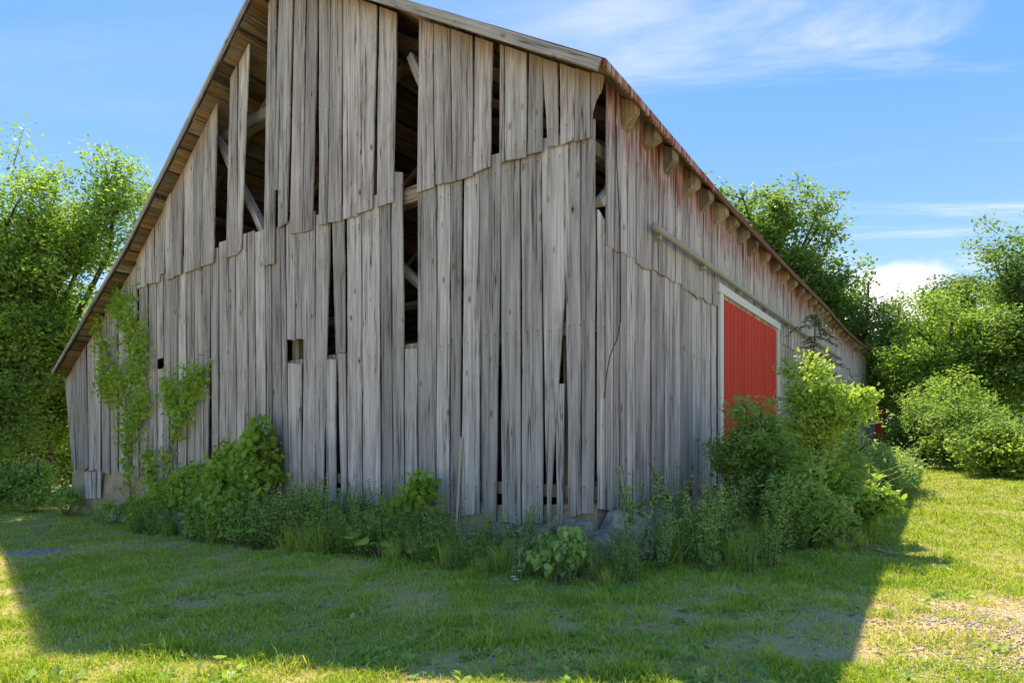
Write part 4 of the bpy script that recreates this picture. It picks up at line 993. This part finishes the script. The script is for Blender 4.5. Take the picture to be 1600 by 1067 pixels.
mound('weed_mound', 'leafy mound of nettles at the barn corner on the lawn edge', -.05, -.95, [(0, 0, .22, .36, .30, .26), (.15, .1, .32, .25, .2, .2)], 700, .085, M['leafW'], 83, 'plant', aspect=.5, spread=.045)
mound('weed_mound', 'low leafy weeds at the foot of the far-left vine', 13.0, -.35, [(0, 0, .25, .8, .3, .35), (1.4, 0, .2, .6, .3, .3)], 700, .10, M['leafW'], 84, 'plant', aspect=.5)
mound('weed_mound', 'dark leafy clump at the left foot of the barn lean-to', 16.1, -.4, [(0, 0, .4, .6, .3, .5)], 500, .12, M['leafW'], 85, 'plant', aspect=.5)
mound('weed_mound', 'leafy climber sprawling up the boards left of the wooden stake', 2.75, -.35, [(0, .05, .55, .38, .18, .5), (-.3, 0, .35, .4, .22, .35), (.25, 0, .9, .16, .1, .25)], 620, .10, M['leafV'], 86, 'plant')

# ------------------------------------------------------------------ weeds along the wall: prototypes, then copies
def weed_proto(name, kind, seedn):
    rs = np.random.RandomState(seedn); root = empty(name, (0, 0, 0)); mb = MB(); P = []; A = []; S = []; V = []
    n_st = {'tall': 9, 'feather': 12, 'pale': 11, 'broad': 6}[kind]
    for k in range(n_st):
        a = rs.uniform(0, 6.28); r_ = rs.uniform(0, .17); h = rs.uniform(.55, 1.0); b = Vector((r_ * math.cos(a), r_ * math.sin(a), 0))
        ln = rs.uniform(.05, .3); tip = b + Vector((math.cos(a) * ln, math.sin(a) * ln, h)); mid = b.lerp(tip, .5) + Vector((0, 0, .05)) - Vector((math.cos(a), math.sin(a), 0)) * ln * .15
        mb.tube([b + Vector((0, 0, -.04)), mid, tip], [.006, .005, .002], 4)
        nl = {'tall': 34, 'feather': 60, 'pale': 46, 'broad': 18}[kind]
        tone = rs.normal() * .12
        for q in range(nl):
            f = .12 + .88 * (q + rs.rand()) / nl; c = (b.lerp(mid, f * 2) if f < .5 else mid.lerp(tip, f * 2 - 1)); an = q * 2.4 + rs.rand()
            P.append(tuple(c + Vector(rs.normal(size=3)) * (.012 if kind != 'feather' else .03))); A.append((math.cos(an), math.sin(an), rs.uniform(-.2, .7) if kind != 'feather' else rs.uniform(.2, 1.2)))
            S.append({'tall': .105, 'feather': .075, 'pale': .055, 'broad': .15}[kind] * (1.15 - .6 * f) * rs.uniform(.7, 1.2)); V.append(tone + .5 + rs.normal() * .13 + (.15 if f > .85 else 0))
    mb.build('stems', M['stem'], root)
    asp = {'tall': .30, 'feather': .16, 'pale': .40, 'broad': .62}[kind]
    link('leaves', leaf_mesh('leaves', np.array(P), np.array(S), np.clip(np.array(V), 0, 1), up=.35, aspect=asp, axis=np.array(A), rs=rs, six=(kind == 'broad')), M['leafP'] if kind == 'pale' else M['leafW'], root)
    return root
def copy_tree(o):
    c = o.copy(); col.objects.link(c)
    for ch in list(o.children):
        k = ch.copy(); col.objects.link(k); k.parent = c; k.matrix_parent_inverse.identity()
    return c
def grass_proto(name, seedn, n=170, h=(.25, .65)):
    rs = np.random.RandomState(seedn); r_ = np.abs(rs.normal(size=n)) * .10; a = rs.uniform(0, 6.28, n)
    P = np.stack([r_ * np.cos(a), r_ * np.sin(a), np.full(n, -.02)], 1); V, T = blade_arrays(P, rs.uniform(*h, n), np.full(n, .0042), rs.uniform(.15, .8, n), rs)
    var = np.repeat(np.clip(.30 + rs.normal(size=n) * .2 + (rs.rand(n) < .08) * .6, 0, 1), 5)
    return link(name, np_mesh(name, V, T, {'var': var}), M['grass'])
KINDS = {'tall': ('tall_weed', 'tall green leafy weed'), 'feather': ('feathery_weed', 'feathery fine-leaved weed'), 'pale': ('pale_weed', 'pale grey-green bushy weed'), 'broad': ('broadleaf_weed', 'broad-leaved weed'), 'grass': ('tall_grass_clump', 'clump of long unmown grass')}
protos = {k: (weed_proto(KINDS[k][0], k, 90 + i) if k != 'grass' else grass_proto(KINDS[k][0], 99)) for i, k in enumerate(KINDS)}
used = set()
sections = [  # t from, t to, s(near wall), s(lawn), how the stretch is called, kinds, scale range, count
 (11.0, 16.8, -.15, -.55, 'at the far-left foot of the barn', ('tall', 'grass', 'broad'), (.3, .5), 8),
 (8.2, 11.0, -.4, -.85, 'in front of the tangled vine heap', ('tall', 'grass', 'feather'), (.75, 1.05), 10),
 (5.9, 8.2, -.7, -1.05, 'in front of the tall grapevine mound', ('tall', 'feather', 'grass', 'broad'), (.7, 1.05), 14),
 (4.0, 5.9, -.2, -1.1, 'between the grapevine mound and the burdock', ('feather', 'tall', 'pale', 'grass', 'tall'), (.95, 1.35), 30),
 (2.3, 4.0, -.2, -1.1, 'around the burdock beside the stake', ('grass', 'feather', 'grass', 'tall', 'grass'), (.8, 1.15), 27),
 (.6, 2.3, -.3, -1.25, 'between the wooden stake and the barn corner', ('feather', 'grass', 'tall', 'grass'), (.6, .9), 24),
 (-.9, .4, -.15, -1.15, 'by the grey stones at the corner', ('pale', 'feather', 'pale', 'grass'), (.5, .85), 18)]
ordn = ['first', 'second', 'third', 'fourth', 'fifth', 'sixth', 'seventh', 'eighth', 'ninth', 'tenth', 'eleventh', 'twelfth', 'thirteenth', 'fourteenth', 'fifteenth', 'sixteenth', 'seventeenth', 'eighteenth']
def plant_copy(kind):
    if kind not in used: used.add(kind); return protos[kind]
    return copy_tree(protos[kind])
rw = random.Random(4)
def put_weeds(spots, place):
    by = {}
    for (kind, x, y, sc) in spots: by.setdefault(kind, []).append((x / y, x, y, sc))
    for kind, lst in by.items():
        lst.sort()
        for i, (_, x, y, sc) in enumerate(lst):
            o = plant_copy(kind); o.location = (x, y, gz(x, y)); o.rotation_euler = (rw.uniform(-.08, .08), rw.uniform(-.08, .08), rw.uniform(0, 6.28)); o.scale = (sc * rw.uniform(.85, 1.2), sc * rw.uniform(.85, 1.2), sc)
            w = f"{KINDS[kind][1]} {place}" + (f", {ordn[i]} from left" if len(lst) > 1 else '')
            tag(o, w, 'weed' if kind != 'grass' else 'grass clump', 'weeds along the barn walls')
for (ta, tb, sa, sb, place, kinds, sc, cnt) in sections:
    spots = []
    for i in range(cnt):
        t = ta + (tb - ta) * (i + rw.uniform(.1, .9)) / cnt; k = (i * .618) % 1; x, y = tsp(t, sa + (sb - sa) * k)
        spots.append((kinds[i % len(kinds)], x, y, rw.uniform(*sc) * (1 - .25 * k)))
    put_weeds(spots, place)
sspots = []
for i in range(34):
    s = .15 + 3.3 * (i + rw.uniform(.1, .9)) / 34; k = (i * .618) % 1; x, y = tsp(-.35 - 1.55 * k, s - .35 * k); sspots.append((('tall', 'tall', 'grass', 'feather')[i % 4], x, y, rw.uniform(.8, 1.2) * (1 - .3 * k)))
put_weeds(sspots, 'by the side wall left of the door')
sspots = []
for i in range(22):
    s = 1.6 + 3.6 * (i + rw.uniform(.1, .9)) / 22; k = (i * .618) % 1; x, y = tsp(-1.9 - .65 * k, s); sspots.append((('tall', 'grass', 'broad', 'grass')[i % 4], x, y, rw.uniform(.4, .65)))
put_weeds(sspots, 'on the lawn side of the elder')
sspots = []
for i in range(12):
    s = 9 + 14 * (i + rw.uniform(.1, .9)) / 12; k = (i * .618) % 1; x, y = tsp(-.6 - 1.2 * k, s); sspots.append((('tall', 'grass', 'broad')[i % 3], x, y, rw.uniform(.7, 1.1)))
put_weeds(sspots, 'far down the side near the entry')

# burdock: big leaves one by one
def burdock(label, t, s, n, size, seedn):
    rs = np.random.RandomState(seedn); x, y = tsp(t, s); root = tag(empty('burdock_plant', (x, y, gz(x, y))), label, 'plant', 'burdock plants at the gable foot')
    for k in range(n):
        a = 6.28 * k / n + rs.uniform(-.3, .3); L_ = size * rs.uniform(.65, 1.15); h = rs.uniform(.12, .42); r_ = rs.uniform(.10, .24)
        base_ = Vector((r_ * math.cos(a), r_ * math.sin(a), h)); d = Vector((math.cos(a), math.sin(a), rs.uniform(-.55, .15))).normalized(); sdv = Vector((-math.sin(a), math.cos(a), 0)); nv = sdv.cross(d)
        mb = MB(); rows = 7; prof = [.0, .62, .95, 1.0, .85, .5, .0]
        for i in range(rows):
            f = i / (rows - 1); wv = prof[i] * L_ * .42; cn = base_ + d * L_ * (f - .08 * (1 if i == 1 else 0)) - Vector((0, 0, 1)) * .10 * L_ * f * f
            for q in (-1, -.5, 0, .5, 1): mb.v.append(tuple(cn + sdv * wv * q + nv * (-.16 * L_ * abs(q) * prof[i] * -1) + Vector(rs.normal(size=3)) * .006))
        for i in range(rows - 1):
            for q in range(4): c = i * 5 + q; mb.f.append((c, c + 1, c + 6, c + 5))
        mb.attr = {'var': [float(np.clip(.5 + rs.normal() * .2, 0, 1))] * len(mb.v)}
        lf = mb.build('leaf', M['leafV'], root, smooth=True)
        st = MB(); st.tube([(0, 0, -.02), base_.lerp(Vector((0, 0, 0)), .5) + Vector((0, 0, .06)), base_], [.012, .009, .006], 5); st.build('stalk', M['stem'], root)
burdock('burdock with big rounded leaves left of the wooden stake', 2.75, -.98, 9, .25, 201)
burdock('smaller burdock with drooping leaves just right of the big one', 2.0, -1.0, 7, .19, 202)
burdock('burdock leaves poking out below the tall grapevine mound', 5.4, -1.15, 5, .18, 203)

# dead stems, fallen branch, twig brush
def stems(name, label, cat, pts_list, r, mat):
    p0 = Vector(pts_list[0][0]); root = empty(name, (p0.x, p0.y, gz(p0.x, p0.y))); tag(root, label, cat); org = root.location
    for pts in pts_list:
        mb = MB(); mb.tube([Vector(p) - Vector(org) for p in pts], list(np.linspace(r, r * .4, len(pts))), 5); mb.build('stem', mat, root, smooth=True)
def tw(t, s, z): p = ts(t, s); p.z = gz(p.x, p.y) + z; return p
stems('dry_stalks', 'pale dry stalks leaning together at the gable foot near the corner', 'stalks', [[tw(.35 + .10 * i, -.85 - .03 * i, -.02), tw(.32 + .06 * i, -.7, .3), tw(.22 - .05 * i, -.45, .62 + .05 * (i % 3))] for i in range(6)] + [[tw(.95, -.8, .12), tw(.5, -.75, .28), tw(.2, -.7, .42)]], .006, M['straw'])
stems('fallen_branch', 'bare fallen branch lying at the edge of the barn shadow', 'branch', [[tw(-2.1, 2.4, .35), tw(-2.35, 2.2, .12), tw(-2.7, 2.0, .05), tw(-3.0, 2.0, .03)], [tw(-2.35, 2.2, .12), tw(-2.6, 2.4, .06), tw(-2.95, 2.35, .03)], [tw(-2.6, 2.05, .06), tw(-2.9, 1.85, .04)]], .014, M['twig'])
rb = random.Random(9)
stems('dead_brush', 'tangle of dead twigs at the foot of the side wall', 'brush', [[tw(-.5 - .3 * rb.random(), 1.6 + rb.random(), 0), tw(-.6 - .4 * rb.random(), 1.5 + 1.2 * rb.random(), .4), tw(-.3 - .9 * rb.random(), 1.0 + 2.0 * rb.random(), .5 + .45 * rb.random())] for _ in range(16)], .007, M['twig'])
stems('dead_brush', 'bare twigs sticking out beside the small sunlit shoot', 'brush', [[tw(-2.0, 3.6, .1), tw(-2.3, 3.5, .4 + .1 * i), tw(-2.6 - .1 * i, 3.4 + .2 * i, .6 + .12 * i)] for i in range(5)], .008, M['straw'])
def flowers():
    rs = np.random.RandomState(3)
    for i, (px, py) in enumerate(((812, 878), (802, 888), (806, 893))):
        D = FPX * (CAMH - .10) / (py - HY); x, y = at(px, D); root = tag(empty('white_flower', (x, y, gz(x, y))), ['topmost', 'leftmost', 'lowest'][i] + ' of the tiny white flowers below the dry stalks', 'flower', 'white flowers below the dry stalks')
        mb = MB(); mb.tube([(0, 0, -.02), (0, 0, .11)], [.003, .002], 4); mb.build('stalk', M['stem'], root)
        mb = MB()
        for k in range(6):
            a = k * 1.047; mb.add([(0, 0, .11), (.022 * math.cos(a - .35), .022 * math.sin(a - .35), .118), (.032 * math.cos(a), .032 * math.sin(a), .114), (.022 * math.cos(a + .35), .022 * math.sin(a + .35), .118)], [(0, 1, 2, 3)])
        mb.build('petals', M['flower'], root)
flowers()

# ------------------------------------------------------------------ lawn details
# half-sunk concrete slab on the left
x, y = -7.9, 10.1
sl = rock('concrete_slab', None, (x, y, gz(x, y) + .0), (1.15, .75, .10), M['slab'], 4.4, 10); tag(sl, 'flat grey concrete slab sunk in the lawn at the left', 'slab')
def scatter_grass():
    rs = np.random.RandomState(77); N0 = 520000
    ang = rs.uniform(-50, 50, N0) * math.pi / 180; R = 2.6 * (26 / 2.6) ** (rs.rand(N0) ** .85)
    x = R * np.sin(ang); y = R * np.cos(ang)
    t = (x - CO.x) * GD.x + (y - CO.y) * GD.y; s = (x - CO.x) * SD.x + (y - CO.y) * SD.y
    ok = ~((t > -.05) & (s > -.05) & (t < 17.2)) ; x, y, t, s = x[ok], y[ok], t[ok], s[ok]
    dry = np.array([patch_dry(a, b) for a, b in zip(x, y)])
    tuft = np.array([mnoise.noise(Vector((a * 3.3, b * 3.3, 1.0))) for a, b in zip(x, y)])
    keep = rs.rand(len(x)) < np.clip(1.12 - dry * .95 + tuft * .5, .16, 1); x, y, dry, tuft = x[keep], y[keep], dry[keep], tuft[keep]
    n = len(x); R = np.hypot(x, y)
    h = rs.uniform(.022, .062, n) * (1.15 - .55 * dry) * (1 + .75 * np.clip(tuft, -.5, 1)) * np.where(tuft > .42, 1.45, 1.0) * np.where(rs.rand(n) < .04, 1.7, 1.0); w = .0021 + .00042 * R
    P = np.stack([x, y, ground_z(x, y) - .004], 1); V, T = blade_arrays(P, h, w * rs.uniform(.7, 1.2, n), rs.uniform(.2, 1.1, n), rs)
    var = np.clip(.12 + .62 * dry + rs.normal(size=n) * .14 + (rs.rand(n) < .16) * .45 - .10 * tuft, 0, 1)
    o = link('lawn_grass', np_mesh('lawn_grass', V, T, {'var': np.repeat(var, 5)}), M['grass']); tag(o, 'short mown lawn grass with dry patches', 'grass', kind='stuff')
    # dead clippings lying flat
    m_ = 9000; i = rs.choice(n, m_); pr = dry[i]; i = i[rs.rand(m_) < pr * 1.2]; q = P[i] + np.array([0, 0, .012]) + rs.normal(size=(len(i), 3)) * np.array([.05, .05, .004])
    V, T, m2 = leaf_arrays(q, rs.uniform(.04, .11, len(i)), up=.85, aspect=.05, rs=rs)
    o = link('dry_clippings', np_mesh('dry_clippings', V, T, {'var': np.repeat(rs.rand(len(i)), m2)}), M['dryleaf']); tag(o, 'dead straw clippings strewn over the lawn', 'straw', kind='stuff')
scatter_grass()
def lawn_weeds():                                # low rosettes of plantain and clover in the turf
    rs = np.random.RandomState(31); P = []; A = []; S = []; V_ = []
    for k in range(1500):
        a = rs.uniform(-46, 46) * math.pi / 180; R_ = 3 * (16 / 3) ** rs.rand(); x = R_ * math.sin(a); y = R_ * math.cos(a)
        t = (x - CO.x) * GD.x + (y - CO.y) * GD.y; s_ = (x - CO.x) * SD.x + (y - CO.y) * SD.y
        if (t > -.4 and s_ > -.9) or mnoise.noise(Vector((x * .8, y * .8, 4))) < -.05: continue
        z = gz(x, y); n = rs.randint(4, 8); sz = rs.uniform(.035, .085); tone = rs.normal() * .15
        for q in range(n):
            b = 6.28 * q / n + rs.rand(); P.append((x, y, z + .015)); A.append((math.cos(b), math.sin(b), rs.uniform(.15, .8))); S.append(sz * rs.uniform(.7, 1.2)); V_.append(.5 + tone + rs.normal() * .1)
    me = leaf_mesh('lawn_weeds', np.array(P), np.array(S), np.clip(np.array(V_), 0, 1), up=.6, aspect=.5, axis=np.array(A), rs=rs)
    tag(link('lawn_weeds', me, M['leafW']), 'small broad-leaved weeds scattered through the lawn', 'weeds', kind='stuff')
lawn_weeds()
def gravel():
    rs = np.random.RandomState(8); oc = np.array([(1, 0, 0), (-1, 0, 0), (0, 1, 0), (0, -1, 0), (0, 0, 1), (0, 0, -1)], float)
    F_ = np.array([(0, 2, 4), (2, 1, 4), (1, 3, 4), (3, 0, 4), (2, 0, 5), (1, 2, 5), (3, 1, 5), (0, 3, 5)])
    cs = [(3.55, 3.75, .75, .35), (4.3, 4.25, .7, .4), (3.0, 3.6, .4, .25), (4.7, 4.9, .9, .25), (4.6, 3.9, .7, .4), (3.6, 4.6, .6, .2)]
    P = np.concatenate([np.stack([rs.normal(size=900) * a + x, rs.normal(size=900) * b + y], 1) for x, y, a, b in cs]); n = len(P)
    P = np.concatenate([P, ground_z(P[:, 0], P[:, 1])[:, None] + .003], 1); r_ = rs.uniform(.005, .017, n)
    V = P[:, None] + oc[None] * r_[:, None, None] * rs.uniform(.6, 1.2, (n, 6, 1)) * np.array([1, 1, .7]); T = (np.arange(n)[:, None, None] * 6 + F_[None]).reshape(-1, 3)
    tag(link('gravel', np_mesh('gravel', V.reshape(-1, 3), T), M['gravel']), 'pale gravel showing through the lawn at lower right', 'gravel', kind='stuff')
gravel()
